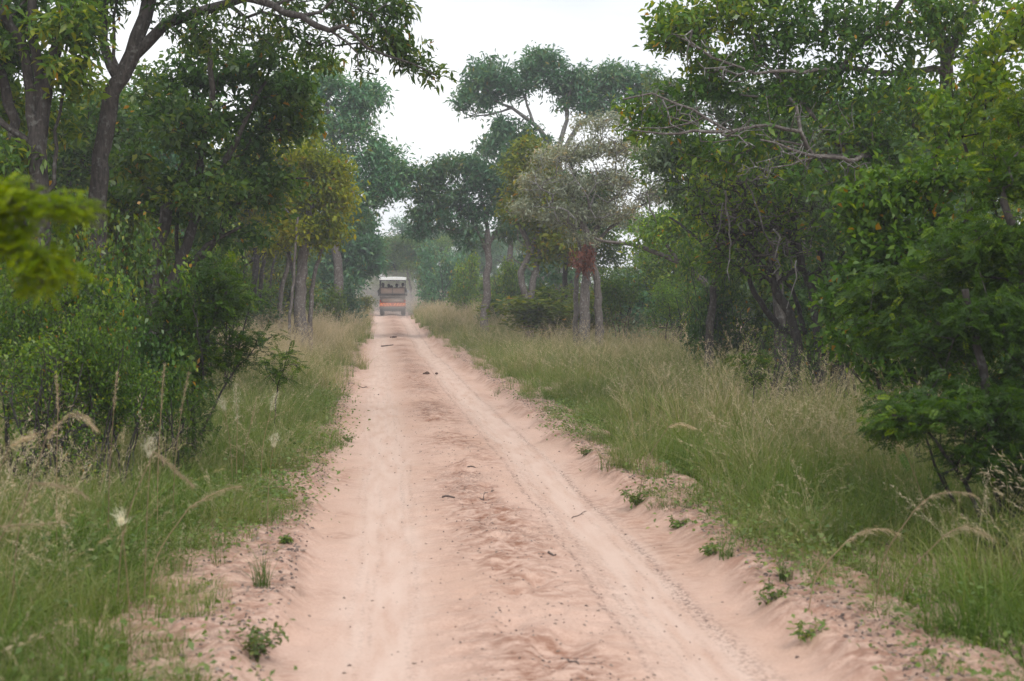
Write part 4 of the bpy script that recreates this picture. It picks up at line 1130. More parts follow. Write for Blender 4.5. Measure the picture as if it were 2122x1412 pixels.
def scatter(name, label, cat, protos, pts, rz, sc, shift, tilt=None):
    """one 'stuff' object: geometry nodes set the tufts on its points"""
    hid = bpy.data.collections.new(name + '_kinds')
    for k, m in enumerate(protos):
        hid.objects.link(bpy.data.objects.new(f'{name}_kind_{k}', m))
    n = len(pts)
    m = bpy.data.meshes.new(name)
    m.vertices.add(n); m.vertices.foreach_set('co', np.asarray(pts, np.float32).ravel())
    rot = np.zeros((n, 3), np.float32); rot[:, 2] = rz
    if tilt is not None: rot[:, :2] = tilt
    for nm, ty, arr in (('rot', 'FLOAT_VECTOR', rot), ('sc', 'FLOAT', sc), ('shift', 'FLOAT', shift)):
        a = m.attributes.new(nm, ty, 'POINT')
        a.data.foreach_set('vector' if ty == 'FLOAT_VECTOR' else 'value', np.asarray(arr, np.float32).ravel())
    a = m.attributes.new('kindex', 'INT', 'POINT')
    a.data.foreach_set('value', np.random.default_rng(n).integers(0, len(protos), n).astype(np.int32))
    m.update()
    g = bpy.data.node_groups.new(name + '_nodes', 'GeometryNodeTree')
    g.interface.new_socket('Geometry', in_out='INPUT', socket_type='NodeSocketGeometry')
    g.interface.new_socket('Geometry', in_out='OUTPUT', socket_type='NodeSocketGeometry')
    N_, L_ = g.nodes, g.links
    gi, go = N_.new('NodeGroupInput'), N_.new('NodeGroupOutput')
    ci = N_.new('GeometryNodeCollectionInfo')
    ci.inputs['Collection'].default_value = hid
    ci.inputs['Separate Children'].default_value = True
    ci.inputs['Reset Children'].default_value = True
    ip = N_.new('GeometryNodeInstanceOnPoints')
    ip.inputs['Pick Instance'].default_value = True
    def na(nm, ty):
        k = N_.new('GeometryNodeInputNamedAttribute'); k.data_type = ty; k.inputs['Name'].default_value = nm
        return k.outputs['Attribute']
    er = N_.new('FunctionNodeEulerToRotation')
    L_.new(na('rot', 'FLOAT_VECTOR'), er.inputs[0])
    L_.new(gi.outputs[0], ip.inputs['Points']); L_.new(ci.outputs[0], ip.inputs['Instance'])
    L_.new(na('kindex', 'INT'), ip.inputs['Instance Index'])
    L_.new(er.outputs[0], ip.inputs['Rotation']); L_.new(na('sc', 'FLOAT'), ip.inputs['Scale'])
    L_.new(ip.outputs[0], go.inputs[0])
    o = obj(name, m)
    md = o.modifiers.new('scatter', 'NODES'); md.node_group = g
    tag(o, label, cat, kind='stuff')
    return o

rg = np.random.default_rng(77)
EDGE_Y = [4, 6.7, 9.2, 12.4, 16, 19, 30, 120]
EDGE_L = [-1.7, -1.72, -1.85, -1.62, -1.45, -1.42, -1.40, -1.40]
EDGE_R = [1.65, 1.58, 1.7, 1.5, 1.58, 1.6, 1.52, 1.40]

def field(side, y0, y1, depth, dens, rng):
    """random points beyond the ragged grass edge on one side of the track"""
    area = (y1 - y0) * depth
    n = int(area * dens)
    Y = rng.uniform(y0, y1, n)
    d = depth * rng.random(n)
    e = np.interp(Y, EDGE_Y, EDGE_L if side < 0 else EDGE_R) + 0.34 * fbm(Y * .9, 0 * Y + side, 5, 4)
    l = e + side * d
    x = road_x(Y) + l
    return x, Y, d

green = [tuft('green_tuft', 40, .44, .16, .95, .0065, .02, .42, rg) for k in range(4)] + [tuft('green_tuft', 30, .56, .14, .8, .0065, .05, .5, rg, heads=2) for k in range(2)]
mixed = [tuft('mixed_tuft', 32, .62, .16, .75, .006, .10, .60, rg, heads=4) for k in range(4)]
straw = [tuft('straw_tuft', 26, .68, .15, .6, .0055, .32, .82, rg, heads=8) for k in range(4)]
mid_mixed = [tuft('mid_tuft', 24, .62, .2, .8, .011, .10, .62, rg, heads=3) for k in range(5)]
mid_straw = [tuft('mid_straw_tuft', 20, .68, .18, .6, .010, .30, .84, rg, heads=6) for k in range(4)]
far_mixed = [tuft('far_tuft', 20, .62, .22, .5, .018, .15, .66, rg, heads=5, segs=3) for k in range(3)] + [tuft('far_tuft', 18, .68, .22, .45, .016, .3, .8, rg, heads=7, segs=3) for k in range(2)]
short = [tuft('short_tuft', 44, .22, .14, 1.1, .006, .0, .36, rg) for k in range(3)]

def grass_layer(name, label, protos, parts, sc, sh, keep):
    Xs, Ys, Ds = [], [], []
    for (side, y0, y1, depth, dens) in parts:
        x, y, d = field(side, y0, y1, depth, dens, rg)
        Xs.append(x); Ys.append(y); Ds.append(d)
    x, y, d = np.concatenate(Xs), np.concatenate(Ys), np.concatenate(Ds)
    k = keep(x, y, d)
    x, y, d = x[k], y[k], d[k]
    n = len(x)
    z = surf_z(x, y) - .02
    s = sc(x, y, d) * rg.uniform(.7, 1.3, n)
    scatter(name, label, 'grass', protos, np.stack([x, y, z], -1), rg.uniform(0, 6.28, n), s, sh(x, y, d) + rg.normal(0, .05, n), rg.normal(0, .10, (n, 2)))
    return n

def patch(x, y, seed, f=.5):
    return fbm(x * f, y * f, seed, 3)

tot = 0
tot += grass_layer('green_grass', 'lush green grass thick along both edges of the sandy track', green,
    [(-1, 4.2, 15, 5.5, 26), (-1, 15, 30, 5, 14), (1, 4.2, 15, 6, 24), (1, 15, 40, 7, 12), (-1, 30, 60, 3.5, 7), (1, 40, 70, 5, 4)],
    lambda x, y, d: (.5 + .45 * sstep(0, .9, d)) * (1 + .55 * patch(x, y, 3, 1.2)), lambda x, y, d: .08 + .4 * patch(x, y, 4, .9) + .07 * (x > 0),
    lambda x, y, d: rg.random(len(x)) < np.clip(.45 + 1.0 * patch(x, y, 2, .8) + .4 * sstep(.2, 1, d), .08, 1))
clump = lambda x, y: 1 + .6 * patch(x, y, 61, 1.1) + .2 * patch(x, y, 62, .3)
tot += grass_layer('mixed_grass', 'tall half-dry grass with tan seed heads covering the near verges', mixed,
    [(-1, 4.5, 9, 5, 6), (-1, 9, 15, 5, 12), (1, 5, 15, 8, 14)],
    lambda x, y, d: (.48 + .42 * sstep(0, 1.6, d)) * clump(x, y), lambda x, y, d: .09 + .42 * patch(x, y, 14, 1.2),
    lambda x, y, d: rg.random(len(x)) < np.clip(.3 + 1.2 * patch(x, y, 12, .7) + .5 * sstep(.2, 1.5, d), .03, 1))
tot += grass_layer('tufted_grass', 'coarse tufted half-dry grass of the verges further up the track', mid_mixed,
    [(-1, 15, 40, 6, 9), (1, 14, 45, 10, 11), (-1, 40, 60, 6, 6), (1, 45, 65, 9, 6)],
    lambda x, y, d: (.42 + .42 * sstep(0, 1.6, d)) * clump(x, y), lambda x, y, d: .03 + .42 * patch(x, y, 15, 1.0),
    lambda x, y, d: rg.random(len(x)) < np.clip(.25 + 1.7 * patch(x, y, 16, .9) + .4 * sstep(.2, 1.5, d), .03, 1))
tot += grass_layer('straw_grass', 'pale straw-coloured dry grass in patches below the trees', mid_straw,
    [(-1, 24, 60, 6, 18), (1, 10, 16, 8, 3), (1, 16, 60, 11, 7)],
    lambda x, y, d: (.7 + .3 * sstep(0, 2, d)) * clump(x, y), lambda x, y, d: .03 + .09 * (x < 0) + .1 * patch(x, y, 24),
    lambda x, y, d: rg.random(len(x)) < np.clip(-.22 * (x > 0) - .15 + 1.6 * patch(x, y, 22, .35) + .9 * sstep(.3, 2.0, d) * np.where(x < 0, 1.3 * sstep(24, 30, y), .5), 0, 1))
tot += grass_layer('far_grass', 'hazy tan grass lining the track far off beside the vehicle', far_mixed,
    [(-1, 55, 125, 6, 7), (1, 60, 125, 9, 7)],
    lambda x, y, d: .75 + .3 * sstep(0, 1.2, d), lambda x, y, d: .05 + .12 * patch(x, y, 34),
    lambda x, y, d: rg.random(len(x)) < np.clip(.7 + .5 * patch(x, y, 32), 0, 1))
tot += grass_layer('short_grass', 'short fresh grass creeping over the crumbling sand banks', short,
    [(-1, 4.2, 26, 5, 40), (1, 4.2, 26, 4, 34)],
    lambda x, y, d: .6 + .5 * sstep(0, .6, d), lambda x, y, d: .08 + .25 * patch(x, y, 44, 1.3),
    lambda x, y, d: rg.random(len(x)) < np.clip(.35 + 1.3 * patch(x, y, 42, 1.1) + .4 * sstep(.1, .6, d), .0, 1))
print('tufts', tot)

# small leafy ground cover between the grass blades on the left
def cover(name, rng, n=60, r=.16, h=.22, L=.035):
    p = np.stack([rng.normal(0, r, n), rng.normal(0, r, n), rng.uniform(.03, h, n)], -1)
    dr = rng.normal(0, 1, (n, 3)); dr[:, 2] *= .4
    nm = rng.normal(0, .5, (n, 3)); nm[:, 2] += 1
    return quad_mesh(name, leaf_arrays(p, dr, nm, rng.uniform(.6, 1.4, n) * L, rng.uniform(.5, .8, n) * L, .15), M['weed'], np.clip(rng.normal(.5, .2, n), 0, 1), np.zeros(3))
cov = [cover('cover', rg) for k in range(4)]
xs, ys, ds = field(-1, 4.5, 20, 6, 20, rg)
x2, y2, d2 = field(1, 4.5, 20, 5, 4, rg)
xs, ys = np.concatenate([xs, x2]), np.concatenate([ys, y2])
k = rg.random(len(xs)) < np.clip(.4 + 1.2 * patch(xs, ys, 52, .7), 0, 1)
yb = rg.uniform(4.5, 24, 260); lb = np.where(rg.random(260) < .5, -1.45 - .5 * rg.random(260), 1.5 + .4 * rg.random(260))
xs, ys = np.concatenate([xs, road_x(yb) + lb]), np.concatenate([ys, yb])
k = np.concatenate([k, patch(xs[-260:], yb, 53, 1.2) > -.05])
xs, ys = xs[k], ys[k]
scatter('leafy_ground_cover', 'small-leaved green ground cover mixed into the near grass', 'ground cover', cov, np.stack([xs, ys, surf_z(xs, ys)], -1), rg.uniform(0, 6.28, len(xs)), rg.uniform(.35, 1.3, len(xs)), np.zeros(len(xs)))

# ------------------------------------------------------------------ litter and chips on the sand
def chip(name, rng, L, W, H):
    a = np.linspace(0, 6.28, 7)[:-1]
    V, Fs = [], []
    r = 1 + rng.normal(0, .25, 6)
    for z, s in ((0, 1), (H, .6)):
        for i in range(6):
            V.append([math.cos(a[i]) * L * .5 * r[i] * s, math.sin(a[i]) * W * .5 * r[i] * s, z + rng.normal(0, H * .2)])
    for i in range(6):
        j = (i + 1) % 6
        Fs += [i, j, 6 + j, 6 + i]
    Fl = Fs + [6, 7, 8, 9, 10, 11]
    return mesh_from(name, np.array(V), Fl, [4] * 6 + [6], None)
lit = []
for k in range(6):
    c = chip('chip', rg, *[(.05, .02, .012), (.03, .025, .015), (.08, .012, .008), (.02, .02, .012), (.06, .04, .01), (.04, .015, .012)][k])
    c.materials.append([M['char'], M['stick'], M['stick'], M['dung'], plain_mat('dead_leaf', (.20, .15, .12), .8), plain_mat('grey_chip', (.30, .25, .22), .9)][k])
    lit.append(c)
n = 11000
Y = 4.5 + 40 * rg.random(n) ** 1.7
sel = rg.random(n)
l = np.where(sel < .30, rg.normal(.05, .30, n), np.where(sel < .62, -1.36 - np.abs(rg.normal(0, .28, n)), np.where(sel < .9, 1.5 + np.abs(rg.normal(0, .25, n)), rg.uniform(-1.3, 1.3, n))))
x = road_x(Y) + l
s = rg.uniform(.15, 1.0, n) ** 1.3 * .8 * np.where(np.abs(l) > 1.25, 1.0, .6)
scatter('litter', 'small dark chips and dead leaves scattered over the sand', 'litter', lit, np.stack([x, Y, surf_z(x, Y) + .001], -1), rg.uniform(0, 6.28, n), s, np.zeros(n), rg.normal(0, .25, (n, 2)))

# ------------------------------------------------------------------ the open safari vehicle, seen from behind
M['body'] = plain_mat('body', (0.15, 0.13, 0.115), .55, dirt=(0.23, 0.195, 0.17))
M['seat'] = plain_mat('seat', (0.21, 0.15, 0.12), .8, dirt=(0.26, 0.19, 0.155))
M['frame'] = plain_mat('frame', (0.03, 0.03, 0.03), .5, dirt=(0.10, 0.085, 0.075))
M['canvas'] = plain_mat('canvas', (0.82, 0.84, 0.85), .85, dirt=(0.74, 0.75, 0.75))
M['lining'] = plain_mat('lining', (0.55, 0.52, 0.45), .9)
M['orange'] = plain_mat('orange', (0.80, 0.26, 0.06), .4, dirt=(0.62, 0.25, 0.10))
M['chev_red'] = plain_mat('chev_red', (0.55, 0.07, 0.04), .4, dirt=(0.42, 0.10, 0.07))
M['rubber'] = plain_mat('rubber', (0.02, 0.02, 0.02), .9, dirt=(0.12, 0.09, 0.075))
M['rim'] = plain_mat('rim', (0.12, 0.11, 0.10), .6)
M['lamp_red'] = plain_mat('lamp_red', (0.32, 0.03, 0.02), .25)
M['glass'] = plain_mat('glass', (0.5, 0.55, 0.58), .08, .6)
M['plate'] = plain_mat('plate', (0.62, 0.6, 0.5), .5)

def box_bm(bm, c, s, bev=.012, rot=None):
    r = bmesh.ops.create_cube(bm, size=1)
    vs = r['verts']
    bmesh.ops.scale(bm, vec=s, verts=vs)
    if bev:
        es = list({e for v in vs for e in v.link_edges})
        q = bmesh.ops.bevel(bm, geom=es, offset=min(bev, min(s) * .4), segments=2, affect='EDGES')
        vs = list({v for f in q['faces'] for v in f.verts} | {v for v in vs if v.is_valid})
    if rot is not None:
        bmesh.ops.rotate(bm, cent=(0, 0, 0), matrix=rot, verts=vs)
    bmesh.ops.translate(bm, vec=c, verts=vs)

def part(name, parent, mat, boxes=(), rods=(), fn=None, label=None):
    bm = bmesh.new()
    for b in boxes:
        box_bm(bm, *b)
    for a, b, r in rods:
        a, b = Vector(a), Vector(b)
        q = bmesh.ops.create_cone(bm, cap_ends=True, segments=10, radius1=r, radius2=r, depth=(b - a).length)
        bmesh.ops.rotate(bm, cent=(0, 0, 0), matrix=(b - a).to_track_quat('Z', 'Y').to_matrix(), verts=q['verts'])
        bmesh.ops.translate(bm, vec=(a + b) / 2, verts=q['verts'])
    if fn: fn(bm)
    m = bpy.data.meshes.new(name); bm.to_mesh(m); bm.free()
    m.materials.append(M[mat])
    o = obj(name, m, parent)
    if label: o['label'] = label
    return o

VY = 98.0
vx = float(P(813.5, 640, VY)[0])
vz = float(base_z(VY + 1.5)) - .02
VEH = thing('safari_vehicle', 'open tan safari vehicle with white canopy driving away in dust', 'vehicle', (vx, VY, vz))
VEH.rotation_euler = (R(0.4), 0, R(-0.6))
body = part('body', VEH, 'body', [((0, 2.2, .98), (1.72, 4.0, .50), .04), ((0, 4.55, .90), (1.64, 1.1, .52), .08), ((0, 2.3, .62), (1.66, 4.3, .24), .03),
                                  ((-.86, 2.0, 1.28), (.05, 3.6, .16), .02), ((.86, 2.0, 1.28), (.05, 3.6, .16), .02)])
part('chassis', VEH, 'frame', [((0, 2.4, .44), (.8, 4.4, .14), .02), ((0, .75, .40), (1.3, .14, .14), .03), ((0, 3.9, .40), (1.3, .14, .14), .03), ((0, .75, .40), (.28, .34, .28), .08)])
tg = part('tailgate', VEH, 'body', [((0, .17, 1.06), (1.46, .05, .30), .012), ((0, .16, 1.30), (1.80, .06, .10), .015)])
part('tailgate_panel', tg, 'seat', [((0, .13, 1.055), (1.36, .03, .22), .008)])
part('latch', tg, 'frame', [((-.74, .12, 1.06), (.05, .05, .2), .01)]); part('latch', tg, 'frame', [((.74, .12, 1.06), (.05, .05, .2), .01)])
part('rear_rail', VEH, 'frame', [((0, .14, 1.46), (1.86, .07, .10), .02), ((0, .12, 1.40), (1.80, .04, .03), .008)])
hz = part('hazard_board', VEH, 'chev_red', [((0, .10, .765), (1.78, .03, .25), .006)])
def slash(sx, i):
    def f(bm):
        x0 = .16 + i * .20
        q = [(x0, .875), (x0 + .11, .875), (x0 - .03, .655), (x0 - .14, .655)]
        q = [(max(.004, min(.875, a)), b) for a, b in q]
        pts = [(sx * a, b) for a, b in q]
        vs = [bm.verts.new((a, y, b)) for y in (.082, .07) for a, b in pts]
        bm.faces.new(vs[:4]); bm.faces.new(vs[7:3:-1])
        for k in range(4):
            j = (k + 1) % 4
            bm.faces.new([vs[k], vs[4 + k], vs[4 + j], vs[j]])
        bmesh.ops.recalc_face_normals(bm, faces=bm.faces)
    return f
for sx in (-1, 1):
    for i in range(5):
        part('stripe', hz, 'orange', fn=slash(sx, i))
part('bumper', VEH, 'body', [((0, .06, .55), (1.84, .14, .14), .03)])
part('rear_skirt', VEH, 'frame', [((0, .16, .40), (1.70, .05, .18), .015)])
for sx in (-1, 1):
    part('mud_flap', VEH, 'rubber', [((sx * .72, .20, .33), (.30, .02, .40), .004)])
    part('tail_light', VEH, 'lamp_red', [((sx * .84, .10, 1.02), (.09, .06, .16), .015)])
    sg = part('side_rail', VEH, 'frame', rods=[((sx * .97, .2, 1.42), (sx * .97, 4.0, 1.42), .025), ((sx * .97, .2, 1.62), (sx * .97, 4.0, 1.62), .02), ((sx * .97, .2, 1.36), (sx * .97, .2, 1.72), .025),
                                              ((sx * .97, 2.0, 1.36), (sx * .97, 2.0, 1.72), .025), ((sx * .97, .2, 1.72), (sx * .88, .2, 1.92), .025), ((sx * .97, 4.0, 1.36), (sx * .97, 4.0, 1.7), .025)],
              boxes=[((sx * .93, 2.1, 1.40), (.12, 3.9, .06), .015)])
    for y in (.22, 2.0, 3.9):
        part('canopy_post', VEH, 'frame', rods=[((sx * .86, y, 1.36), (sx * .865, y, 2.48), .03)])
    mr = part('wing_mirror', VEH, 'frame', rods=[((sx * .9, 4.1, 1.6), (sx * 1.04, 4.1, 1.7), .015)], boxes=[((sx * 1.06, 4.1, 1.68), (.12, .05, .2), .02)])
    part('mirror_glass', mr, 'glass', [((sx * 1.06, 4.066, 1.68), (.10, .006, .17), .002)])
    for y in (.75, 3.9):
        def tyre(bm):
            prof = [(.20, -.12), (.33, -.13), (.375, -.10), (.385, 0), (.375, .10), (.33, .13), (.20, .12)]
            n = 28
            ring = [[bm.verts.new((sx * .74 + w, y + math.cos(a) * r, .385 + math.sin(a) * r)) for r, w in prof] for a in np.linspace(0, 6.2832, n, endpoint=False)]
            for i in range(n):
                for k in range(len(prof)):
                    kk = (k + 1) % len(prof)
                    bm.faces.new([ring[i][k], ring[i][kk], ring[(i + 1) % n][kk], ring[(i + 1) % n][k]])
            bmesh.ops.recalc_face_normals(bm, faces=bm.faces)
        w = bpy.data.objects.new('wheel', None); COL.objects.link(w); w.parent = VEH
        part('tyre', w, 'rubber', fn=tyre)
        part('rim', w, 'rim', rods=[((sx * .74 - .09, y, .385), (sx * .74 + .09, y, .385), .205)])
def canopy(bm):
    xs = np.linspace(-.93, .93, 13)
    top = [(x, 2.64 + .035 * (1 - (x / .93) ** 2)) for x in xs]
    for off in (0, -.03):
        pass
    a = [[bm.verts.new((x, y, z + (.0 if y in (.05, 4.4) else .012))) for x, z in top] for y in (.05, 1.2, 2.3, 3.4, 4.4)]
    b = [[bm.verts.new((x, y, z - .035)) for x, z in top] for y in (.05, 1.2, 2.3, 3.4, 4.4)]
    for i in range(4):
        for k in range(12):
            bm.faces.new([a[i][k], a[i][k + 1], a[i + 1][k + 1], a[i + 1][k]])
            bm.faces.new([b[i][k], b[i + 1][k], b[i + 1][k + 1], b[i][k + 1]])
    for k in range(12):
        bm.faces.new([a[0][k], b[0][k], b[0][k + 1], a[0][k + 1]]); bm.faces.new([a[4][k], a[4][k + 1], b[4][k + 1], b[4][k]])
    for i in range(4):
        bm.faces.new([a[i][0], a[i + 1][0], b[i + 1][0], b[i][0]]); bm.faces.new([a[i][12], b[i][12], b[i + 1][12], a[i + 1][12]])
    bmesh.ops.recalc_face_normals(bm, faces=bm.faces)
cn = part('canopy', VEH, 'canvas', fn=canopy)
part('valance', cn, 'canvas', [((0, .045, 2.545), (1.84, .025, .19), .008)])
part('valance', cn, 'canvas', [((-.925, 2.2, 2.57), (.02, 4.3, .14), .006)]); part('valance', cn, 'canvas', [((.925, 2.2, 2.57), (.02, 4.3, .14), .006)])
part('canopy_frame', cn, 'frame', [((0, .22, 2.44), (1.78, .04, .04), .008), ((0, 2.0, 2.44), (1.78, .04, .04), .008), ((0, 3.9, 2.44), (1.78, .04, .04), .008)])
for row, (y, z) in enumerate(((.40, 1.36), (1.45, 1.26), (2.5, 1.14), (3.45, .98))):
    for sx in (-1, 1):
        part('seat_back', VEH, 'seat', [((sx * .415, y - .02, z + .36), (.80, .12, .46), .04)])
    part('seat_bench', VEH, 'seat', [((0, y + .28, z - .02), (1.62, .5, .14), .04)])
part('seat_frame', VEH, 'frame', [((0, .30, 1.70), (.035, .05, .44), .008), ((0, .30, 1.93), (1.68, .05, .04), .01)])
part('windscreen', VEH, 'glass', [((0, 4.15, 1.55), (1.6, .03, .55), .01)])

# --- seated passengers
def lathe_body(rng):
    """one closed body, seated: loops from hips to crown, then arms and thighs grown out of it with a skin"""
    V = [(0, 0, 0), (0, -.03, .22), (0, -.02, .44), (0, 0, .56), (0, .02, .66), (0, .025, .77),
         (-.17, -.01, .50), (-.24, .03, .26), (-.16, .26, .16), (.17, -.01, .50), (.24, .03, .26), (.16, .26, .16),
         (-.10, .06, 0), (-.12, .44, .02), (-.12, .48, -.38), (-.12, .60, -.42), (.10, .06, 0), (.12, .44, .02), (.12, .48, -.38), (.12, .60, -.42), (0, .115, .68)]
    E = [(0, 1), (1, 2), (2, 3), (3, 4), (4, 5), (2, 6), (6, 7), (7, 8), (2, 9), (9, 10), (10, 11), (0, 12), (12, 13), (13, 14), (14, 15), (0, 16), (16, 17), (17, 18), (18, 19), (4, 20)]
    rad = [.14, .13, .14, .065, .135, .12, .075, .05, .035, .075, .05, .035, .09, .07, .05, .04, .09, .07, .05, .04, .018]
    m = bpy.data.meshes.new('body')
    m.from_pydata(V, E, [])
    o = bpy.data.objects.new('tmp', m); COL.objects.link(o)
    o.modifiers.new('skin', 'SKIN')
    for i, sv in enumerate(m.skin_vertices[0].data):
        sv.radius = (rad[i], rad[i] * (.8 if i in (0, 1, 2) else 1)); sv.use_root = i == 0
    sb = o.modifiers.new('sub', 'SUBSURF'); sb.levels = sb.render_levels = 2
    dg = bpy.context.evaluated_depsgraph_get(); dg.update()
    r = bpy.data.meshes.new_from_object(o.evaluated_get(dg))
    bpy.data.objects.remove(o)
    r.name = 'body'
    r.polygons.foreach_set('use_smooth', np.ones(len(r.polygons), bool))
    return r
PB = lathe_body(None)
SKIN = plain_mat('skin', (0.16, 0.085, 0.055), .6)
PB.materials.clear(); PB.materials.append(SKIN)
def shirt_mesh(mat):
    bm = bmesh.new()
    prof = [(-.08, .19, .15), (.10, .185, .145), (.28, .20, .14), (.42, .225, .13), (.50, .20, .11), (.55, .10, .08)]
    n = 16
    rings = [[bm.verts.new((math.cos(a) * rx, math.sin(a) * ry - .015, z)) for a in np.linspace(0, 6.2832, n, endpoint=False)] for z, rx, ry in prof]
    for i in range(len(prof) - 1):
        for k in range(n):
            bm.faces.new([rings[i][k], rings[i][(k + 1) % n], rings[i + 1][(k + 1) % n], rings[i + 1][k]])
    for sx in (-1, 1):                     # sleeves
        q = [((sx * .19, -.01, .50), .085), ((sx * .235, .01, .38), .075), ((sx * .255, .03, .29), .07)]
        rr = [[bm.verts.new((c[0] + math.cos(a) * r * .9, c[1] + math.sin(a) * r, c[2])) for a in np.linspace(0, 6.2832, 10, endpoint=False)] for c, r in q]
        for i in range(2):
            for k in range(10):
                bm.faces.new([rr[i][k], rr[i][(k + 1) % 10], rr[i + 1][(k + 1) % 10], rr[i + 1][k]])
    bmesh.ops.recalc_face_normals(bm, faces=bm.faces)
    m = bpy.data.meshes.new('shirt'); bm.to_mesh(m); bm.free(); m.materials.append(mat)
    m.polygons.foreach_set('use_smooth', np.ones(len(m.polygons), bool))
    return m
def hair_mesh(mat, long):
    bm = bmesh.new()
    bmesh.ops.create_uvsphere(bm, u_segments=16, v_segments=12, radius=1)
    for v in list(bm.verts):
        v.co = Vector((v.co.x * .108, v.co.y * .122 - .005, v.co.z * (.135 if v.co.z > 0 or not long else .22) + .73))
    kill = [f for f in bm.faces if f.calc_center_median().y > .05 and f.calc_center_median().z < .77]
    bmesh.ops.delete(bm, geom=kill, context='FACES')
    m = bpy.data.meshes.new('hair'); bm.to_mesh(m); bm.free(); m.materials.append(mat)
    m.polygons.foreach_set('use_smooth', np.ones(len(m.polygons), bool))
    return m
HAIR = hair_mesh(plain_mat('hair_dark', (0.02, 0.016, 0.014), .7), False)
HAIRL = hair_mesh(plain_mat('hair_brown', (0.035, 0.024, 0.018), .7), True)
for (x, y, z, hm, lab, sc_) in [
        (-.66, .72, 1.42, HAIRL, 'long-haired passenger beside the canopy post at the left end of the rear seat', (.03, .03, .04)),
        (.62, .72, 1.42, HAIR, 'passenger at the right end of the rear seat, leaning to the post', (.05, .05, .04)),
        (-.28, 1.78, 1.34, HAIR, 'passenger in the middle of the vehicle, left one of the close left pair of heads', (.07, .065, .06)),
        (.28, 1.78, 1.36, HAIR, 'passenger whose dark head is right of the two near the vehicle centre', (.04, .05, .06)),
        (-.10, 2.82, 1.24, HAIRL, 'long-haired passenger half hidden, just left of the seat divider', (.10, .09, .08)),
        (.13, 3.78, 1.12, HAIR, 'person sitting farthest forward, just right of the seat divider', (.06, .07, .05))]:
    p = VEH.matrix_basis @ Vector((x, y, z))
    t = thing('person', lab, 'person', p, 'people riding in the safari vehicle')
    t.rotation_euler = (0, R(7) if x > .6 else 0, 0)
    obj('body', PB, t); obj('shirt', shirt_mesh(plain_mat('cloth', sc_, .9)), t); obj('hair', hm, t)

# ------------------------------------------------------------------ seed plumes standing out of the grass
def plume(pts, Y, label, mat='plume_tan', nh=150, fl=.05, seed=0, spread=.016, name='grass_plume'):
    rng = np.random.default_rng(seed)
    c = catmull(np.array([P(a, b, Y) for a, b in pts]), .025)
    g = c[0].copy(); tdir = nrm(c[min(3, len(c) - 1)] - c[0])
    zt = c[0][2]
    foot = np.array([c[0][0] - tdir[0] * .25 - .02, c[0][1] + rng.normal(0, .06), 0])
    foot[2] = float(surf_z(foot[0], foot[1])[0]) - .03
    midp = (foot * .45 + c[0] * .55); midp[0] = foot[0] * .75 + c[0][0] * .25
    stalk = np.vstack([catmull([foot, midp, c[0]], .06)[:-1], c])
    par = np.arange(-1, len(stalk) - 1)
    V, Fq = tubes(stalk, par, np.linspace(.0042, .0018, len(stalk)), rng)
    t = thing(name, label, 'grass plume', foot, 'seed plumes rising from the near grass')
    obj('stalk', mesh_from('stalk', V - foot, Fq.ravel(), np.full(len(Fq), 4), M['plume_tan'], True), t)
    k = rng.integers(0, len(c) - 1, nh)
    tt = k / len(c)
    dd = nrm(c[np.minimum(k + 1, len(c) - 1)] - c[k])
    env = np.sin(np.pi * np.clip(.12 + .85 * tt, 0, 1))
    p = c[k] + rng.normal(0, 1, (nh, 3)) * (spread * env)[:, None]
    dr = dd * 1.0 + rng.normal(0, .25, (nh, 3)); dr[:, 2] -= .35 * rng.random(nh)
    LV = leaf_arrays(p, dr, rng.normal(0, 1, (nh, 3)), fl * rng.uniform(.4, 1.0, nh), rng.uniform(.0011, .0024, nh), .05)
    obj('seed_head', quad_mesh('seed_head', LV, M[mat], np.clip(rng.normal(.5, .25, nh), 0, 1), foot), t)
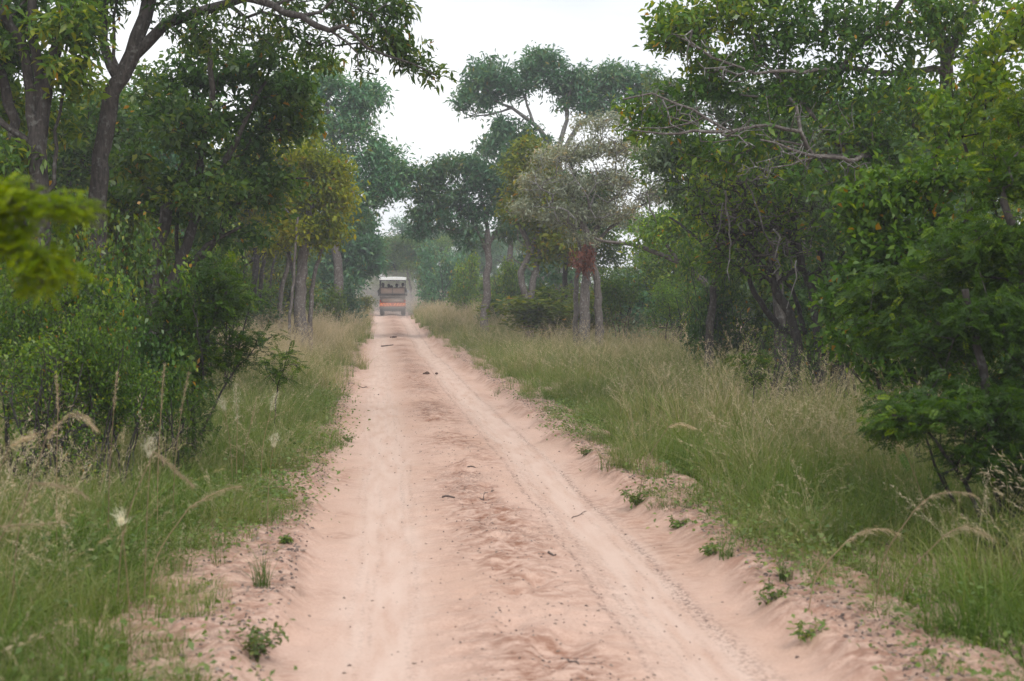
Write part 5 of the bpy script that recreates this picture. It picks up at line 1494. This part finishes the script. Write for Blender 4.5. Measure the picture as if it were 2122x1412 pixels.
for k, a in enumerate([
    ([(1895, 1058), (1925, 1032), (1965, 1021), (2012, 1024), (2030, 1034)], 7.6, 'arching tan seed plume highest at lower right, beneath the dark bare stems'),
    ([(1752, 1125), (1785, 1104), (1825, 1097), (1868, 1108)], 7.6, 'arching tan seed plume nearest the sand at lower right'),
    ([(1955, 1112), (1985, 1095), (2015, 1096), (2060, 1118)], 7.4, 'arching tan seed plume lowest at right, near the picture edge'),
    ([(1385, 885), (1410, 878), (1440, 888)], 12, 'small tan arching plume amid the grass right of the track'),
    ([(1875, 935), (1855, 915), (1830, 905)], 9.6, 'thin tan plume bending left below the feathery shrub'),
    ([(392, 1052), (430, 1030), (465, 1014), (502, 1008)], 7.7, 'pale fluffy seed plume leaning right over the sand bank'),
    ([(318, 935), (345, 958), (375, 985), (402, 1008)], 7.8, 'fluffy tan plume drooping right just above the pale leaning one'),
    ([(95, 910), (120, 880), (150, 858), (180, 868), (200, 892)], 7.4, 'brown arching seed plume at far left below the yellow-leaved shrub'),
    ([(0, 1092), (50, 1088), (95, 1086), (138, 1082)], 6.6, 'brown seed plume lying level, lowest at the far left'),
    ([(70, 1000), (110, 1004), (150, 1012), (185, 1032)], 7.0, 'brown plume bending right, between the level plume and the arching one'),
    ([(20, 925), (50, 910), (75, 900)], 7.2, 'thin brown plume at the left edge, beside the brown arching plume'),
    ([(236, 850), (239, 810), (244, 768)], 9.5, 'upright tan seed head standing left of its neighbour before the dark shrubs'),
    ([(334, 850), (337, 800), (342, 752)], 10, 'tallest upright tan seed head before the dark shrubs'),
    ([(120, 850), (119, 810), (117, 775)], 9, 'slim upright pale seed head by the low twiggy shrub'),
    ([(375, 860), (383, 810), (392, 770)], 10.5, 'slanting tan seed head beside the tallest upright one'),
    ([(520, 880), (527, 850), (533, 820)], 12.5, 'short upright tan head right of the white plumes'),
    ]):
    plume(a[0], a[1], a[2], seed=500 + k, nh=(150 + 40 * (k % 4)) if k < 11 else 150, spread=.006 + .003 * (k % 3) if k < 11 else .007, fl=.06 if k < 11 else .04)
for k, a in enumerate([
    ([(492, 868), (490, 832), (488, 795)], 12.5, 'tallest white fluffy seed head by the dark feathery shrub'),
    ([(466, 850), (462, 838), (457, 826)], 12.5, 'small white fluffy seed head left of the tallest white one'),
    ([(562, 850), (568, 832), (574, 815)], 13, 'white fluffy seed head rightmost, nearest the track edge'),
    ([(566, 925), (570, 912), (568, 900)], 10.5, 'small white tuft low in green grass beside the sand edge'),
    ([(312, 945), (308, 925), (318, 905)], 7.9, 'pale grey fluffy head above the drooping tan plume'),
    ([(252, 1085), (250, 1075), (248, 1066)], 6.8, 'tiny pale seed head low in the lush grass at left')]):
    plume(a[0], a[1], a[2], 'plume_white', 300, .04, 600 + k, .02)

# ------------------------------------------------------------------ small plants on the sand banks
def weed_plant(px, py, kind, size, label, seed):
    rng = np.random.default_rng(seed)
    d = CAM_M @ Vector(((px - 1061) / F, -(py - 706) / F, -1))
    Y = 10.0
    for it in range(12):
        x = d.x * Y / d.y
        z = float(surf_z(x, Y)[0])
        Y = (z - CAM_H) * d.y / d.z
    x = d.x * Y / d.y; z = float(surf_z(x, Y)[0])
    if kind == 'tuft':
        m = tuft('blades', 46, size, size * .22, .7, .006, .15, .6, rng, heads=3, mat='weed')
        o = thing('grass_tuft', label, 'grass tuft', (x, Y, z), 'lone plants on the sandy banks')
        obj('blades', m, o)
        return
    st, par, rad, tips = [np.zeros(3)], [-1], [.003], []
    for k in range(7 if kind == 'weed' else 12):
        a = rng.uniform(0, 6.28); q = size * rng.uniform(.5, 1)
        up = .55 if kind == 'weed' else .8
        prev = 0
        for s in range(1, 5):
            u = s / 4
            st.append(np.array([math.cos(a) * q * u * .7, math.sin(a) * q * u * .7, q * up * u ** .8]) + rng.normal(0, .006, 3)); par.append(prev); rad.append(.003 * (1 - .6 * u))
            prev = len(st) - 1
            tips.append(st[-1])
    A = np.array(st)
    V, Fq = tubes(A, np.array(par), np.array(rad), rng)
    t = thing('weed', label, 'weed', (x, Y, z), 'lone plants on the sandy banks')
    obj('stems', mesh_from('stems', V, Fq.ravel(), np.full(len(Fq), 4), M['stick'], True), t)
    n = 90 if kind == 'weed' else 170
    p = np.array(tips)[rng.integers(0, len(tips), n)] + rng.normal(0, size * .08, (n, 3))
    p[:, 2] = np.maximum(p[:, 2], .01)
    dr = rng.normal(0, 1, (n, 3)); dr[:, 2] *= .4
    nm = rng.normal(0, .5, (n, 3)); nm[:, 2] += 1
    obj('leaves', quad_mesh('leaves', leaf_arrays(p, dr, nm, rng.uniform(.03, .055, n), rng.uniform(.014, .026, n), .15), M['weed'], np.clip(rng.normal(.55, .2, n), 0, 1), np.zeros(3)), t)
for k, a in enumerate([
    (545, 1215, 'tuft', .24, 'lone wispy grass tuft on the left sand bank'), (532, 1370, 'bush', .22, 'rounded leafy weed at the bottom left edge of the sand'),
    (590, 1120, 'weed', .07, 'tiny leafy sprig on the left bank above the wispy tuft'), (722, 912, 'weed', .20, 'creeping leafy sprig reaching onto the sand from the left grass'),
    (1505, 1175, 'tuft', .22, 'low green grass tuft on the right bank'), (1628, 1205, 'tuft', .18, 'narrow bottle-brush grass tuft right of the low green tuft'),
    (1588, 1255, 'weed', .20, 'leafy weed sprawling on bare sand below the bottle-brush tuft'), (1672, 1345, 'weed', .17, 'sparse leafy weed lowest on the right bare sand'),
    (1318, 1035, 'bush', .18, 'leafy weed perched on the crumbling right bank edge'), (1215, 940, 'weed', .2, 'leafy weed at the sand edge furthest up the right bank'),
    (1298, 970, 'tuft', .28, 'bright green grass tuft behind the furthest leafy weed'), (1405, 1085, 'weed', .13, 'small dark weed midway along the right bank'), (1470, 1150, 'weed', .12, 'small weed on the sand just left of the low green tuft')]):
    weed_plant(*a, 700 + k)

# ------------------------------------------------------------------ sticks and dung lying on the sand
def on_sand(px, py):
    d = CAM_M @ Vector(((px - 1061) / F, -(py - 706) / F, -1))
    Y = 20.0
    for it in range(14):
        x = d.x * Y / d.y
        Y = (float(surf_z(x, Y)[0]) - CAM_H) * d.y / d.z
    return d.x * Y / d.y, Y, float(surf_z(d.x * Y / d.y, Y)[0])
def stick(px0, py0, px1, py1, r, label, seed, fork=True):
    rng = np.random.default_rng(seed)
    a, b = np.array(on_sand(px0, py0)), np.array(on_sand(px1, py1))
    L = np.linalg.norm(b - a)
    pts = a + (b - a) * np.linspace(0, 1, 7)[:, None]
    pts[1:-1] += rng.normal(0, L * .03, (5, 3)); pts[:, 2] = np.maximum(surf_z(pts[:, 0], pts[:, 1]) + r * .6, pts[:, 2] * 0 - 9)
    par = list(range(-1, 6)); rad = list(np.linspace(r, r * .6, 7))
    if fork:
        q = pts[4] + rng.normal(0, L * .15, 3); q[2] = pts[4][2] + r
        pts = np.vstack([pts, q]); par.append(4); rad.append(r * .4)
    V, Fq = tubes(pts, np.array(par), np.array(rad), rng)
    o = obj('stick', mesh_from('stick', V - a, Fq.ravel(), np.full(len(Fq), 4), M['stick'], True), None, tuple(a))
    tag(o, label, 'stick', 'sticks lying on the track')
stick(790, 719, 815, 716, .035, 'straight grey stick lying across the left rut far up the track', 1, False)
stick(917, 1032, 942, 1033, .012, 'short dark stick on the middle ridge, nearest the centre of the track', 2, False)
stick(992, 1027, 1024, 1020, .006, 'thin curved twig right of the short dark stick', 3)
stick(1164, 1366, 1200, 1378, .006, 'forked dark twig at the bottom of the track', 4)
stick(970, 969, 987, 966, .010, 'small dark twig just above the short dark stick', 5)
stick(1136, 1146, 1152, 1154, .010, 'stubby chip of wood beside the right wheel line', 6, False)
stick(590, 1112, 607, 1122, .012, 'dark stub of wood on the left sand bank', 7, False)
stick(722, 800, 760, 802, .010, 'thin bent twig poking onto the track from the left bank', 8)
stick(1185, 1075, 1215, 1060, .005, 'thin bent twig by the right bank crumbs', 9)
def dung(px, py, w, n, label, seed):
    rng = np.random.default_rng(seed)
    x, Y, z = on_sand(px, py)
    t = thing('dung_pile', label, 'dung', (x, Y, z))
    for k in range(n):
        bm = bmesh.new()
        bmesh.ops.create_icosphere(bm, subdivisions=2, radius=1)
        s = w * rng.uniform(.12, .24)
        off = Vector((rng.normal(0, w * .34), rng.normal(0, w * .3), s * .5))
        for v in bm.verts:
            v.co = Vector((v.co.x * s, v.co.y * s * .9, v.co.z * s * .7)) * (1 + rng.normal(0, .07)) + off
        m = bpy.data.meshes.new('lump'); bm.to_mesh(m); bm.free(); m.materials.append(M['dung'])
        obj('lump', m, t)
dung(816, 699, .30, 7, 'dark dung heap on the middle ridge far up the track', 1)
dung(889, 776, .26, 9, 'scattered dark dung lumps beside the right rut', 2)
dung(781, 819, .06, 2, 'small lone dark lump in the left rut', 3)

# ------------------------------------------------------------------ air: thin haze over everything and dust hanging behind the vehicle
def volume_mat(name, col, dens, aniso=0.0):
    m = bpy.data.materials.new(name); m.use_nodes = True
    n, l = m.node_tree.nodes, m.node_tree.links
    n.clear()
    o = n.new('ShaderNodeOutputMaterial'); v = n.new('ShaderNodeVolumePrincipled')
    v.inputs['Color'].default_value = (*col, 1); v.inputs['Density'].default_value = dens; v.inputs['Anisotropy'].default_value = aniso
    l.new(v.outputs['Volume'], o.inputs['Volume'])
    return m
HAZE = 0.0015
bm = bmesh.new(); bmesh.ops.create_cube(bm, size=1)
m = bpy.data.meshes.new('haze'); bm.to_mesh(m); bm.free()
m.materials.append(volume_mat('haze', (0.90, 0.93, 1.0), HAZE))
hz_ = obj('haze', m, None, (0, 290, 6.75)); hz_.scale = (900, 840, 16.5)
tag(hz_, 'thin pale haze filling the air over the woodland', 'haze', kind='stuff')
def puff(x, Y, z, s, dens, label, seed):
    rng = np.random.default_rng(seed)
    bm = bmesh.new(); bmesh.ops.create_icosphere(bm, subdivisions=4, radius=1)
    for v in bm.verts:
        c = v.co
        k = 1 + .22 * float(fbm(c.x * 1.6 + seed, c.y * 1.6 + c.z * 1.3, seed, 3))
        v.co = Vector((c.x * k * s[0], c.y * k * s[1], c.z * k * s[2]))
    m = bpy.data.meshes.new('dust'); bm.to_mesh(m); bm.free()
    m.polygons.foreach_set('use_smooth', np.ones(len(m.polygons), bool))
    m.materials.append(volume_mat('dust', (0.97, 0.86, 0.78), dens))
    tag(obj('dust', m, None, (x, Y, z)), label, 'dust', kind='stuff')
bz = float(base_z(104))
puff(vx - .3, 110, bz + 1.2, (3.4, 13, 2.3), .015, 'pale pinkish dust hanging over the track around the vehicle', 1)
puff(vx - 1.0, 124, bz + 1.0, (4.5, 12, 2.2), .03, 'thicker dust hanging beyond the vehicle', 2)
puff(vx, 97.5, bz + .25, (2.3, 5.0, .6), .045, 'low dust swirling at the wheels of the vehicle', 3)
puff(vx + 2.2, 101, bz + .6, (3.0, 11, 1.3), .04, 'dust drifting over the grass right of the vehicle', 4)

from collections import defaultdict
same = defaultdict(list)
for o in SC.objects:
    if o.parent is None and 'label' in o and 'hazy shrub closing' not in o['label']:
        same[o['label']].append(o)
for lab, os_ in same.items():
    if len(os_) == 2:
        a, b = sorted(os_, key=lambda q: q.location.y)
        a['label'] = lab + ', nearer one'; b['label'] = lab + ', farther one'
